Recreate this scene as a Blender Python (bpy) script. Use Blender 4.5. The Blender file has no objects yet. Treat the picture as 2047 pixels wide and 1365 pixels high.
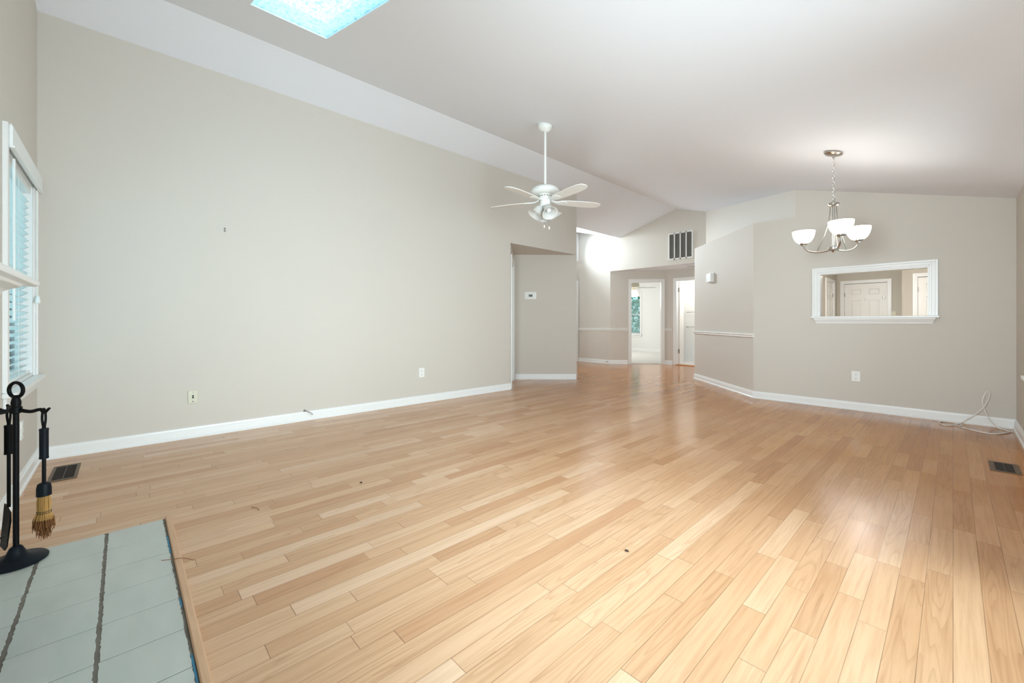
import bpy, bmesh, math, random
from mathutils import Vector, Matrix

random.seed(7)
C = bpy.context.scene.collection
sc = bpy.context.scene
PI = math.pi

# ------------------------------------------------------------------ camera, world, daylight, exposure
YAW = math.radians(46.8)
cam_d = bpy.data.cameras.new('camera')
cam = bpy.data.objects.new('camera', cam_d)
C.objects.link(cam)
cam.location = (0, 0, 1.04)
cam.rotation_euler = (PI / 2, 0, YAW)
cam_d.sensor_width = 36
cam_d.sensor_fit = 'HORIZONTAL'
cam_d.lens = 36 * 828 / 2047
cam_d.shift_y = -38.5 / 2047
cam_d.clip_start = 0.02
sc.camera = cam

sc.view_settings.view_transform = 'Standard'
sc.view_settings.look = 'None'
sc.view_settings.gamma = 1
sc.view_settings.use_curve_mapping = False
sc.view_settings.exposure = 0.31
sc.cycles.use_adaptive_sampling = True
sc.cycles.adaptive_threshold = 0.05
sc.cycles.max_bounces = 8
sc.cycles.diffuse_bounces = 5
sc.cycles.glossy_bounces = 4
sc.cycles.transmission_bounces = 6
sc.cycles.transparent_max_bounces = 12
sc.cycles.caustics_reflective = False
sc.cycles.caustics_refractive = False
sc.cycles.sample_clamp_indirect = 6
sc.cycles.use_denoising = True

W = bpy.data.worlds.new('world')
sc.world = W
W.use_nodes = True
nt = W.node_tree
nt.nodes.clear()
wo = nt.nodes.new('ShaderNodeOutputWorld')
wb = nt.nodes.new('ShaderNodeBackground')
tc = nt.nodes.new('ShaderNodeTexCoord')
sx = nt.nodes.new('ShaderNodeSeparateXYZ')
cr = nt.nodes.new('ShaderNodeValToRGB')
cr.color_ramp.elements[0].position = 0.0
cr.color_ramp.elements[0].color = (0.52, 0.80, 0.88, 1)
cr.color_ramp.elements[1].position = 0.9
cr.color_ramp.elements[1].color = (1.35, 2.5, 2.95, 1)
nt.links.new(tc.outputs['Generated'], sx.inputs[0])
nt.links.new(sx.outputs[2], cr.inputs[0])
nt.links.new(cr.outputs[0], wb.inputs[0])
wb.inputs[1].default_value = 1.0
nt.links.new(wb.outputs[0], wo.inputs[0])


def area(name, loc, direction, sx_, sy_, power, col=(1, 1, 1), spread=180):
    """Area light just outside an opening, real or added for fill."""
    l = bpy.data.lights.new(name, 'AREA')
    l.shape = 'RECTANGLE'
    l.size, l.size_y = sx_, sy_
    l.energy = power
    l.color = col
    l.spread = math.radians(spread)
    o = bpy.data.objects.new(name, l)
    C.objects.link(o)
    o.location = loc
    o.rotation_euler = Vector(direction).to_track_quat('-Z', 'Y').to_euler()
    return o


def point(name, loc, power, col=(1, 1, 1), r=0.06):
    l = bpy.data.lights.new(name, 'POINT')
    l.energy = power
    l.color = col
    l.shadow_soft_size = r
    o = bpy.data.objects.new(name, l)
    C.objects.link(o)
    o.location = loc
    return o


XL, XR, YF, YB = -4.70, 0.42, -0.47, 6.32      # faces of the four main walls
RX, RZ, SR, SL = -4.18, 3.53, 0.28, 0.30       # ceiling ridge and its two slopes

DAY = (0.87, 0.94, 1.0)
area('fill_glass_door', (XR + 0.50, 1.55, 0.95), (-1, 0, 0.02), 2.0, 1.9, 74, DAY, 105)  # unseen glass door and this light are put in as room fill
area('daylight_dining_window', (XR + 0.40, 4.19, 1.20), (-1, 0.10, 0.10), 1.6, 1.3, 9, DAY, 115)
area('fill_corner_window', (-0.45, YF - 0.40, 1.25), (-0.25, 1, -0.04), 0.9, 1.3, 57, DAY, 85)  # added fill for the dining wall, through an unseen extra window
area('fill_hall_window', (-6.0, 5.70, 1.35), (0.1, 1, 0.02), 0.9, 1.3, 22, (1.0, 0.98, 0.95))  # added light behind an invented opening, brightens the far hall
area('daylight_transom', (-7.02, 8.30, 3.02), (1, -0.42, -0.28), 0.9, 0.6, 78, DAY, 125)
point('foyer_lamp_glow', (-1.08, 9.45, 2.02), 115, (1.0, 0.97, 0.93), 0.12)
point('bedroom_fill', (-8.0, 11.0, 1.9), 60, (1.0, 0.99, 0.97), 0.35)  # unseen fill point in place of other bedroom windows
point('bathroom_fill', (-4.0, 10.20, 2.05), 20, (1.0, 0.98, 0.95), 0.12)  # unseen fill point added to brighten the bathroom; no fixture built


def ceil_z(x):
    return RZ - SR * (x - RX) if x > RX else RZ + SL * (x - RX)


# ------------------------------------------------------------------ materials
def new_mat(name):
    m = bpy.data.materials.new(name)
    m.use_nodes = True
    t = m.node_tree
    b = t.nodes['Principled BSDF']
    return m, t, b


def N(t, kind, **kw):
    n = t.nodes.new(kind)
    for k, v in kw.items():
        setattr(n, k, v)
    return n


def mth(t, op, a=None, b=None, clamp=False):
    n = t.nodes.new('ShaderNodeMath')
    n.operation = op
    n.use_clamp = clamp
    for i, v in ((0, a), (1, b)):
        if v is None:
            continue
        if isinstance(v, (int, float)):
            n.inputs[i].default_value = v
        else:
            t.links.new(v, n.inputs[i])
    return n.outputs[0]


def mix(t, fac, a, b, mode='MIX'):
    n = t.nodes.new('ShaderNodeMix')
    n.data_type = 'RGBA'
    n.blend_type = mode
    for i, v in ((0, fac), (6, a), (7, b)):
        if isinstance(v, (int, float)):
            n.inputs[i].default_value = v
        elif isinstance(v, tuple):
            n.inputs[i].default_value = v if len(v) == 4 else v + (1,)
        else:
            t.links.new(v, n.inputs[i])
    return n.outputs[2]


def noise_col(t, c1, c2, scale, detail=3, coord='Object', stretch=None):
    co = N(t, 'ShaderNodeTexCoord').outputs[coord]
    if stretch:
        mp = N(t, 'ShaderNodeMapping')
        mp.inputs['Scale'].default_value = stretch
        t.links.new(co, mp.inputs[0])
        co = mp.outputs[0]
    n = N(t, 'ShaderNodeTexNoise')
    n.inputs['Scale'].default_value = scale
    n.inputs['Detail'].default_value = detail
    t.links.new(co, n.inputs['Vector'])
    return mix(t, n.outputs[0], c1, c2), n.outputs[0], co


def simple(name, col, rough=0.5, metal=0.0, var=0.04, scale=8, bump=0.0, bscale=300, spec=0.5, stretch=None, coat=0):
    m, t, b = new_mat(name)
    c1 = tuple(max(0, c * (1 - var)) for c in col)
    c2 = tuple(min(1, c * (1 + var)) for c in col)
    o, f, co = noise_col(t, c1, c2, scale, stretch=stretch)
    t.links.new(o, b.inputs['Base Color'])
    b.inputs['Roughness'].default_value = rough
    b.inputs['Metallic'].default_value = metal
    b.inputs['Specular IOR Level'].default_value = spec
    b.inputs['Coat Weight'].default_value = coat
    if bump:
        n = N(t, 'ShaderNodeTexNoise')
        n.inputs['Scale'].default_value = bscale
        t.links.new(co, n.inputs['Vector'])
        bp = N(t, 'ShaderNodeBump')
        bp.inputs['Strength'].default_value = bump
        bp.inputs['Distance'].default_value = 0.002
        t.links.new(n.outputs[0], bp.inputs['Height'])
        t.links.new(bp.outputs[0], b.inputs['Normal'])
    return m


def emit(name, col, strength, base=(0.9, 0.9, 0.9)):
    m, t, b = new_mat(name)
    b.inputs['Base Color'].default_value = base + (1,)
    b.inputs['Emission Color'].default_value = col + (1,)
    b.inputs['Emission Strength'].default_value = strength
    b.inputs['Roughness'].default_value = 0.3
    return m


M_wall = simple('greige_wall_paint', (0.65, 0.603, 0.546), 0.62, var=0.012, scale=1.5, bump=0.06, bscale=260, spec=0.25)
M_foyer = simple('foyer_wall_paint', (0.56, 0.52, 0.45), 0.6, var=0.012, scale=1.5, spec=0.25)
M_white_wall = simple('white_room_paint', (0.82, 0.82, 0.80), 0.6, var=0.01, scale=1.5, spec=0.25)
M_ceil = simple('white_ceiling_paint', (0.86, 0.885, 0.945), 0.7, var=0.012, scale=1.2, bump=0.05, bscale=200, spec=0.2)
M_trim = simple('white_trim_gloss', (0.86, 0.86, 0.85), 0.32, var=0.012, scale=6)
M_door = simple('white_door_paint', (0.84, 0.83, 0.80), 0.38, var=0.012, scale=6)
M_plastic = simple('white_plastic', (0.87, 0.87, 0.85), 0.35, var=0.01)
M_ivory = simple('ivory_plastic', (0.66, 0.63, 0.50), 0.4, var=0.02)
M_ventw = simple('white_grille_paint', (0.80, 0.79, 0.76), 0.4, var=0.02)
M_ventdk = simple('dark_grille_void', (0.11, 0.105, 0.09), 0.7, var=0.1)
M_louvre = simple('grey_grille_louvre', (0.26, 0.25, 0.225), 0.6, var=0.05)
M_hole = simple('dark_slot', (0.02, 0.02, 0.02), 0.8)
M_screen = simple('lcd_screen', (0.10, 0.11, 0.09), 0.2)
M_iron = simple('black_iron', (0.003, 0.003, 0.0035), 0.5, metal=0.0, var=0.3, scale=30, bump=0.15, bscale=400, spec=0.14)
M_ironb = simple('blue_black_iron_base', (0.003, 0.006, 0.010), 0.5, metal=0.0, var=0.25, scale=40, bump=0.2, bscale=300, spec=0.18)
M_straw = simple('broom_straw', (0.46, 0.25, 0.075), 0.75, var=0.45, scale=60, stretch=(3, 3, 0.15))
M_straw2 = simple('broom_straw_tip', (0.20, 0.075, 0.02), 0.8, var=0.5, scale=60, stretch=(3, 3, 0.15))
M_wire = simple('binding_wire', (0.05, 0.04, 0.03), 0.5, metal=0.6)
M_nickel = simple('brushed_nickel', (0.48, 0.45, 0.41), 0.28, metal=1.0, var=0.06, scale=40)
M_steel = simple('hinge_steel', (0.34, 0.32, 0.29), 0.4, metal=0.85, var=0.1)
M_fan = simple('white_enamel', (0.83, 0.83, 0.80), 0.28, var=0.01)
M_blade = simple('white_fan_blade', (0.83, 0.82, 0.79), 0.42, var=0.015)
M_blind = simple('white_blind_slat', (0.86, 0.88, 0.87), 0.4, var=0.01)
M_slat = None
M_bronze = simple('brown_register_metal', (0.135, 0.085, 0.05), 0.45, metal=0.4, var=0.2, scale=40)
M_grate = simple('dark_register_grate', (0.030, 0.018, 0.011), 0.5, metal=0.2, var=0.2)
M_cable = simple('white_cable', (0.80, 0.78, 0.73), 0.4)
M_carpet = simple('white_carpet', (0.80, 0.79, 0.76), 0.95, var=0.06, scale=90, bump=0.4, bscale=250, spec=0.1)
M_bath = simple('white_bath_floor', (0.78, 0.77, 0.75), 0.4, var=0.02)
M_kitfloor = simple('foyer_floor_tile', (0.55, 0.50, 0.42), 0.4, var=0.06)
M_lamp = emit('lit_white_shade', (1.0, 0.91, 0.78), 4.6)
M_bedlamp = emit('lit_fan_bowl', (1.0, 0.92, 0.80), 2.2)
M_kitlamp = emit('lit_ceiling_diffuser', (1.0, 0.90, 0.72), 9.0)
M_twig = simple('dry_twig', (0.20, 0.07, 0.03), 0.8, var=0.3, scale=80)
M_speck = simple('dark_speck', (0.05, 0.025, 0.015), 0.8, var=0.3)
M_siding = simple('grey_outdoor_wood', (0.30, 0.34, 0.33), 0.8, var=0.15)
M_darkpost = simple('dark_outdoor_post', (0.03, 0.035, 0.03), 0.7, var=0.15)
M_lawn = simple('lawn', (0.16, 0.26, 0.12), 0.95, var=0.35, scale=5)
M_bounce = simple('pale_bounce_ground', (0.62, 0.66, 0.66), 0.9, var=0.08, scale=3)  # outside ground made pale to bounce light up onto the blinds
M_leaf = simple('garden_leaf', (0.05, 0.20, 0.10), 0.7, var=0.5, scale=3)
M_bark = simple('bark', (0.13, 0.10, 0.07), 0.9, var=0.3, scale=20)
M_firebox = simple('firebox_black', (0.02, 0.02, 0.02), 0.9)


def frosted(name):
    m, t, b = new_mat(name)
    b.inputs['Base Color'].default_value = (0.88, 0.87, 0.84, 1)
    b.inputs['Roughness'].default_value = 0.25
    b.inputs['Subsurface Weight'].default_value = 0.0
    tl = N(t, 'ShaderNodeBsdfTranslucent')
    tl.inputs[0].default_value = (0.85, 0.84, 0.81, 1)
    ms = N(t, 'ShaderNodeMixShader')
    ms.inputs[0].default_value = 0.35
    out = t.nodes['Material Output']
    co = N(t, 'ShaderNodeTexCoord').outputs['Object']
    n = N(t, 'ShaderNodeTexNoise')
    n.inputs['Scale'].default_value = 9
    t.links.new(co, n.inputs['Vector'])
    t.links.new(mix(t, n.outputs[0], (0.80, 0.79, 0.77), (0.92, 0.91, 0.89)), b.inputs['Base Color'])
    t.links.new(b.outputs[0], ms.inputs[1])
    t.links.new(tl.outputs[0], ms.inputs[2])
    t.links.new(ms.outputs[0], out.inputs[0])
    return m


M_frost = frosted('frosted_glass_shade')


def pane_glass(name):
    m, t, b = new_mat(name)
    t.nodes.remove(b)
    tr = N(t, 'ShaderNodeBsdfTransparent')
    tr.inputs[0].default_value = (0.93, 0.97, 0.97, 1)
    gl = N(t, 'ShaderNodeBsdfGlossy')
    gl.inputs['Roughness'].default_value = 0.02
    fr = N(t, 'ShaderNodeFresnel')
    fr.inputs[0].default_value = 1.2
    ms = N(t, 'ShaderNodeMixShader')
    t.links.new(fr.outputs[0], ms.inputs[0])
    t.links.new(tr.outputs[0], ms.inputs[1])
    t.links.new(gl.outputs[0], ms.inputs[2])
    t.links.new(ms.outputs[0], t.nodes['Material Output'].inputs[0])
    return m


M_glass = pane_glass('window_glass')


def skylight_glass():
    m, t, b = new_mat('pebbled_skylight_glass')
    t.nodes.remove(b)
    co = N(t, 'ShaderNodeTexCoord').outputs['Object']
    n = N(t, 'ShaderNodeTexNoise')
    n.inputs['Scale'].default_value = 55
    n.inputs['Detail'].default_value = 3
    n.inputs['Distortion'].default_value = 1.2
    t.links.new(co, n.inputs['Vector'])
    rp = N(t, 'ShaderNodeValToRGB')
    rp.color_ramp.elements[0].position = 0.33
    rp.color_ramp.elements[0].color = (0.22, 0.36, 0.42, 1)
    rp.color_ramp.elements[1].position = 0.47
    rp.color_ramp.elements[1].color = (1, 1, 1, 1)
    t.links.new(n.outputs[0], rp.inputs[0])
    n2 = N(t, 'ShaderNodeTexNoise')
    n2.inputs['Scale'].default_value = 3.0
    t.links.new(co, n2.inputs['Vector'])
    big = mix(t, n2.outputs[0], (0.80, 0.97, 1.0), (1.0, 1.0, 1.0))
    tr = N(t, 'ShaderNodeBsdfTransparent')
    t.links.new(mix(t, 1.0, rp.outputs[0], big, 'MULTIPLY'), tr.inputs[0])
    gl = N(t, 'ShaderNodeBsdfTranslucent')
    gl.inputs[0].default_value = (0.9, 0.97, 1, 1)
    ms = N(t, 'ShaderNodeMixShader')
    ms.inputs[0].default_value = 0.25
    t.links.new(tr.outputs[0], ms.inputs[1])
    t.links.new(gl.outputs[0], ms.inputs[2])
    t.links.new(ms.outputs[0], t.nodes['Material Output'].inputs[0])
    return m


M_sky = skylight_glass()


def wood_floor():
    m, t, b = new_mat('oak_strip_flooring')
    co = N(t, 'ShaderNodeTexCoord').outputs['Object']
    s = N(t, 'ShaderNodeSeparateXYZ')
    t.links.new(co, s.inputs[0])
    x, y = s.outputs[0], s.outputs[1]
    u = mth(t, 'DIVIDE', x, 0.076)
    row = mth(t, 'FLOOR', u)
    fu = mth(t, 'FRACT', u)
    wn = N(t, 'ShaderNodeTexWhiteNoise', noise_dimensions='1D')
    t.links.new(row, wn.inputs['W'])
    wn2 = N(t, 'ShaderNodeTexWhiteNoise', noise_dimensions='1D')
    t.links.new(mth(t, 'ADD', row, 311.3), wn2.inputs['W'])
    ln = mth(t, 'ADD', mth(t, 'MULTIPLY', wn2.outputs[0], 0.55), 0.50)
    v = mth(t, 'DIVIDE', mth(t, 'ADD', y, mth(t, 'MULTIPLY', wn.outputs[0], 9.0)), ln)
    # uneven board lengths along one row
    v2 = mth(t, 'ADD', v, mth(t, 'MULTIPLY', mth(t, 'SINE', mth(t, 'MULTIPLY', v, 2.1)), 0.28))
    cell = mth(t, 'FLOOR', v2)
    fv = mth(t, 'FRACT', v2)
    cid = N(t, 'ShaderNodeCombineXYZ')
    t.links.new(row, cid.inputs[0])
    t.links.new(cell, cid.inputs[1])
    bn = N(t, 'ShaderNodeTexWhiteNoise', noise_dimensions='3D')
    t.links.new(cid.outputs[0], bn.inputs['Vector'])
    rnd = bn.outputs[0]
    ramp = N(t, 'ShaderNodeValToRGB')
    e = ramp.color_ramp.elements
    e[0].position = 0.0
    e[0].color = (0.40, 0.150, 0.039, 1)
    e[1].position = 1.0
    e[1].color = (0.535, 0.250, 0.082, 1)
    for p, c in ((0.15, (0.445, 0.182, 0.050, 1)), (0.55, (0.475, 0.199, 0.057, 1)), (0.85, (0.505, 0.221, 0.066, 1))):
        k = e.new(p)
        k.color = c
    t.links.new(rnd, ramp.inputs[0])
    # grain: stretched noise, shifted board by board
    cx = N(t, 'ShaderNodeCombineXYZ')
    t.links.new(mth(t, 'MULTIPLY', x, 70), cx.inputs[0])
    t.links.new(mth(t, 'ADD', mth(t, 'MULTIPLY', y, 2.6), mth(t, 'MULTIPLY', rnd, 50)), cx.inputs[1])
    t.links.new(mth(t, 'MULTIPLY', rnd, 31), cx.inputs[2])
    g = N(t, 'ShaderNodeTexNoise')
    g.inputs['Scale'].default_value = 1.0
    g.inputs['Detail'].default_value = 5
    g.inputs['Roughness'].default_value = 0.65
    t.links.new(cx.outputs[0], g.inputs['Vector'])
    # cathedral figure
    cw = N(t, 'ShaderNodeCombineXYZ')
    t.links.new(mth(t, 'ADD', mth(t, 'MULTIPLY', x, 13), mth(t, 'MULTIPLY', rnd, 17)), cw.inputs[0])
    t.links.new(mth(t, 'ADD', mth(t, 'MULTIPLY', y, 0.9), mth(t, 'MULTIPLY', rnd, 23)), cw.inputs[1])
    wn_ = N(t, 'ShaderNodeTexNoise')
    wn_.inputs['Scale'].default_value = 1.0
    wn_.inputs['Detail'].default_value = 2.0
    wn_.inputs['Roughness'].default_value = 0.35
    t.links.new(cw.outputs[0], wn_.inputs['Vector'])
    rings = mth(t, 'FRACT', mth(t, 'MULTIPLY', wn_.outputs[0], 13.0))
    gm = N(t, 'ShaderNodeValToRGB')
    gm.color_ramp.elements[0].position = 0.30
    gm.color_ramp.elements[0].color = (0.74, 0.66, 0.58, 1)
    gm.color_ramp.elements[1].position = 0.56
    gm.color_ramp.elements[1].color = (1.0, 1.0, 1.0, 1)
    t.links.new(g.outputs[0], gm.inputs[0])
    col = mix(t, 0.55, ramp.outputs[0], gm.outputs[0], 'MULTIPLY')
    wm = N(t, 'ShaderNodeValToRGB')
    wm.color_ramp.elements[0].position = 0.0
    wm.color_ramp.elements[0].color = (0.70, 0.62, 0.54, 1)
    wm.color_ramp.elements[1].position = 0.40
    wm.color_ramp.elements[1].color = (1, 1, 1, 1)
    t.links.new(rings, wm.inputs[0])
    fig = mth(t, 'GREATER_THAN', N_out(t, cid.outputs[0]), 0.45)
    col = mix(t, mth(t, 'MULTIPLY', fig, 0.42), col, wm.outputs[0], 'MULTIPLY')
    # boards paler and less orange toward the fireplace end; ragged patches
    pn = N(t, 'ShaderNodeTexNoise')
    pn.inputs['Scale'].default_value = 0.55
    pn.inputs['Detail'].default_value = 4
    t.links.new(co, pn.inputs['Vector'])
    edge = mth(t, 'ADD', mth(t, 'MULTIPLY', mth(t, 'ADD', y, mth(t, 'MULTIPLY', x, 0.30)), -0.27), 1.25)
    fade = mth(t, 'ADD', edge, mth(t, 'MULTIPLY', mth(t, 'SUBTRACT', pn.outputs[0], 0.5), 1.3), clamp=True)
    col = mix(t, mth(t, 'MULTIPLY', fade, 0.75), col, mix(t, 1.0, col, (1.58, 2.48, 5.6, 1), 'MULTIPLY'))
    # seams
    du = mth(t, 'MULTIPLY', mth(t, 'MINIMUM', fu, mth(t, 'SUBTRACT', 1.0, fu)), 0.076)
    dv = mth(t, 'MULTIPLY', mth(t, 'MULTIPLY', mth(t, 'MINIMUM', fv, mth(t, 'SUBTRACT', 1.0, fv)), ln), 0.7)
    dm = mth(t, 'MINIMUM', du, dv)
    seam = mth(t, 'LESS_THAN', dm, 0.0009)
    sn = N(t, 'ShaderNodeTexNoise')
    sn.inputs['Scale'].default_value = 2.2
    t.links.new(co, sn.inputs['Vector'])
    col = mix(t, mth(t, 'MULTIPLY', seam, mth(t, 'MULTIPLY', sn.outputs[0], 1.3, clamp=True)), col, (0.16, 0.075, 0.035, 1))
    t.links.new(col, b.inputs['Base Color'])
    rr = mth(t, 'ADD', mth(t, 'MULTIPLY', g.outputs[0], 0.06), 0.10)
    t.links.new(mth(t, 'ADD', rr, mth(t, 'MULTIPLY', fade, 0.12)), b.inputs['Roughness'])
    b.inputs['Specular IOR Level'].default_value = 0.20
    bp = N(t, 'ShaderNodeBump')
    bp.inputs['Strength'].default_value = 0.16
    bp.inputs['Distance'].default_value = 0.0012
    tilt = mth(t, 'MULTIPLY', mth(t, 'SUBTRACT', rnd, 0.5), mth(t, 'MULTIPLY', fu, 0.8))
    hgt = mth(t, 'SUBTRACT', mth(t, 'ADD', mth(t, 'MULTIPLY', g.outputs[0], 0.3), tilt), mth(t, 'MULTIPLY', seam, 0.12))
    t.links.new(hgt, bp.inputs['Height'])
    t.links.new(bp.outputs[0], b.inputs['Normal'])
    return m


def N_out(t, vec):
    n = N(t, 'ShaderNodeTexWhiteNoise', noise_dimensions='4D')
    n.inputs['W'].default_value = 4.7
    t.links.new(vec, n.inputs['Vector'])
    return n.outputs[0]


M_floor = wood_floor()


def strip_wood():
    m, t, b = new_mat('raw_oak_trim')
    o, f, co = noise_col(t, (0.52, 0.30, 0.17), (0.70, 0.44, 0.27), 6, 4, stretch=(2.0, 30, 30))
    t.links.new(o, b.inputs['Base Color'])
    b.inputs['Roughness'].default_value = 0.5
    return m


M_strip = strip_wood()
M_thresh = simple('orange_oak_threshold', (0.50, 0.21, 0.07), 0.35, var=0.1, scale=20)


def tile_mat():
    m, t, b = new_mat('pale_green_glazed_tile')
    o, f, co = noise_col(t, (0.43, 0.50, 0.455), (0.66, 0.69, 0.64), 7, 5, stretch=(0.6, 1.6, 1))
    n2 = N(t, 'ShaderNodeTexNoise')
    n2.inputs['Scale'].default_value = 3
    t.links.new(co, n2.inputs['Vector'])
    o2 = mix(t, mth(t, 'MULTIPLY', n2.outputs[0], 0.5), o, (0.50, 0.455, 0.42, 1))
    t.links.new(o2, b.inputs['Base Color'])
    b.inputs['Roughness'].default_value = 0.32
    bp = N(t, 'ShaderNodeBump')
    bp.inputs['Strength'].default_value = 0.15
    bp.inputs['Distance'].default_value = 0.003
    t.links.new(f, bp.inputs['Height'])
    t.links.new(bp.outputs[0], b.inputs['Normal'])
    return m


M_tile = tile_mat()


def grout_mat():
    m, t, b = new_mat('stained_grout')
    o, f, co = noise_col(t, (0.07, 0.055, 0.04), (0.30, 0.27, 0.225), 11, 4)
    t.links.new(o, b.inputs['Base Color'])
    b.inputs['Roughness'].default_value = 0.9
    return m


M_grout = grout_mat()
M_tape = simple('blue_masking_tape', (0.03, 0.22, 0.38), 0.6)




def slat_mat():
    m, t, b = new_mat('translucent_blind_slat')
    b.inputs['Base Color'].default_value = (0.86, 0.89, 0.89, 1)
    b.inputs['Roughness'].default_value = 0.4
    tl = N(t, 'ShaderNodeBsdfTranslucent')
    tl.inputs[0].default_value = (0.92, 0.96, 0.96, 1)
    ms = N(t, 'ShaderNodeMixShader')
    ms.inputs[0].default_value = 0.7
    t.links.new(b.outputs[0], ms.inputs[1])
    t.links.new(tl.outputs[0], ms.inputs[2])
    t.links.new(ms.outputs[0], t.nodes['Material Output'].inputs[0])
    return m


M_slat = slat_mat()
# ------------------------------------------------------------------ mesh helpers
class MB:
    def __init__(self):
        self.v, self.f, self.m = [], [], []

    def add(self, vs, fs, mi=0):
        k = len(self.v)
        self.v += [tuple(p) for p in vs]
        for f in fs:
            self.f.append(tuple(i + k for i in f))
            self.m.append(mi)
        return self

    def box(self, a, b, mi=0, M=None):
        (x0, y0, z0), (x1, y1, z1) = a, b
        x0, x1 = min(x0, x1), max(x0, x1)
        y0, y1 = min(y0, y1), max(y0, y1)
        z0, z1 = min(z0, z1), max(z0, z1)
        vs = [Vector(p) for p in ((x0, y0, z0), (x1, y0, z0), (x1, y1, z0), (x0, y1, z0), (x0, y0, z1), (x1, y0, z1), (x1, y1, z1), (x0, y1, z1))]
        if M:
            vs = [M @ p for p in vs]
        return self.add(vs, [(0, 3, 2, 1), (4, 5, 6, 7), (0, 1, 5, 4), (1, 2, 6, 5), (2, 3, 7, 6), (3, 0, 4, 7)], mi)

    def obox(self, o, ex, ey, ez, mi=0):
        """box from corner o with three edge vectors"""
        o, ex, ey, ez = map(Vector, (o, ex, ey, ez))
        vs = [o, o + ex, o + ex + ey, o + ey]
        vs += [p + ez for p in vs]
        fs = [(0, 3, 2, 1), (4, 5, 6, 7), (0, 1, 5, 4), (1, 2, 6, 5), (2, 3, 7, 6), (3, 0, 4, 7)]
        if ex.cross(ey).dot(ez) < 0:
            fs = [tuple(reversed(f)) for f in fs]
        return self.add(vs, fs, mi)

    def prism(self, poly, z0, z1, mi=0):
        n = len(poly)
        ar = sum(poly[i][0] * poly[(i + 1) % n][1] - poly[(i + 1) % n][0] * poly[i][1] for i in range(n))
        if ar < 0:
            poly = list(reversed(poly))
        vs = [(p[0], p[1], z0) for p in poly] + [(p[0], p[1], z1) for p in poly]
        fs = [tuple(reversed(range(n))), tuple(range(n, 2 * n))]
        fs += [(i, (i + 1) % n, n + (i + 1) % n, n + i) for i in range(n)]
        return self.add(vs, fs, mi)

    def loops(self, rings, closed_ends=True, mi=0, cyclic=False):
        """skin a list of equally long rings"""
        n = len(rings[0])
        vs = [p for r in rings for p in r]
        fs = []
        R = len(rings)
        for i in range(R if cyclic else R - 1):
            a, b = i * n, ((i + 1) % R) * n
            for j in range(n):
                k = (j + 1) % n
                fs.append((a + j, a + k, b + k, b + j))
        if closed_ends and not cyclic:
            fs.append(tuple(reversed(range(n))))
            fs.append(tuple(range((R - 1) * n, R * n)))
        return self.add(vs, fs, mi)

    def lathe(self, prof, M=None, seg=28, mi=0, caps=True):
        """profile (r, z) turned about z, then M"""
        M = M or Matrix()
        rings = []
        for r, z in prof:
            r = max(r, 1e-5)
            rings.append([M @ Vector((r * math.cos(2 * PI * j / seg), r * math.sin(2 * PI * j / seg), z)) for j in range(seg)])
        return self.loops(rings, caps, mi)

    def tube(self, pts, r, seg=10, mi=0, cyclic=False):
        pts = [Vector(p) for p in pts]
        rad = r if isinstance(r, (list, tuple)) else [r] * len(pts)
        n = len(pts)
        up = Vector((0, 0, 1))
        prev = None
        rings = []
        for i, p in enumerate(pts):
            if cyclic:
                d = pts[(i + 1) % n] - pts[i - 1]
            else:
                d = pts[min(i + 1, n - 1)] - pts[max(i - 1, 0)]
            d.normalize()
            if prev is None:
                a = up if abs(d.dot(up)) < 0.9 else Vector((1, 0, 0))
                u = (a - d * a.dot(d)).normalized()
            else:
                u = (prev - d * prev.dot(d)).normalized()
            prev = u
            w = d.cross(u)
            rings.append([p + (u * math.cos(2 * PI * j / seg) + w * math.sin(2 * PI * j / seg)) * rad[i] for j in range(seg)])
        return self.loops(rings, True, mi, cyclic)

    def build(self, name, mats, parent=None, smooth=40, bevel=0, local=False, bseg=2):
        me = bpy.data.meshes.new(name)
        vs = self.v
        if parent is not None and not local:
            L = parent.location
            vs = [(p[0] - L[0], p[1] - L[1], p[2] - L[2]) for p in vs]
        me.from_pydata(vs, [], self.f)
        bm = bmesh.new()
        bm.from_mesh(me)
        bmesh.ops.recalc_face_normals(bm, faces=bm.faces)
        bm.to_mesh(me)
        bm.free()
        for m in (mats if isinstance(mats, (list, tuple)) else [mats]):
            me.materials.append(m)
        for p, mi in zip(me.polygons, self.m):
            p.material_index = mi
        if smooth:
            for p in me.polygons:
                p.use_smooth = True
            me.set_sharp_from_angle(angle=math.radians(smooth))
        o = bpy.data.objects.new(name, me)
        C.objects.link(o)
        if parent is not None:
            o.parent = parent
        if bevel:
            b = o.modifiers.new('bevel', 'BEVEL')
            b.width = bevel
            b.segments = bseg
            b.limit_method = 'ANGLE'
            b.angle_limit = math.radians(50)
        return o


def spline(pts, n=8, cyclic=False):
    """Catmull-Rom through points"""
    P = [Vector(p) for p in pts]
    out = []
    L = len(P)
    for i in range(L if cyclic else L - 1):
        if cyclic:
            p0, p1, p2, p3 = P[i - 1], P[i], P[(i + 1) % L], P[(i + 2) % L]
        else:
            p0, p1, p2, p3 = P[max(i - 1, 0)], P[i], P[i + 1], P[min(i + 2, L - 1)]
        for k in range(n):
            s = k / n
            out.append(0.5 * ((2 * p1) + (p2 - p0) * s + (2 * p0 - 5 * p1 + 4 * p2 - p3) * s * s + (3 * p1 - p0 - 3 * p2 + p3) * s ** 3))
    if not cyclic:
        out.append(P[-1])
    return out


def tag(o, label, cat, group=None):
    o['label'] = label
    o['category'] = cat
    if group:
        o['group'] = group
    return o


def thing(name, label, cat, loc=(0, 0, 0), rz=0, group=None):
    o = bpy.data.objects.new(name, None)
    o.empty_display_size = 0.05
    C.objects.link(o)
    o.location = loc
    o.rotation_euler = (0, 0, rz)
    return tag(o, label, cat, group)


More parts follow.
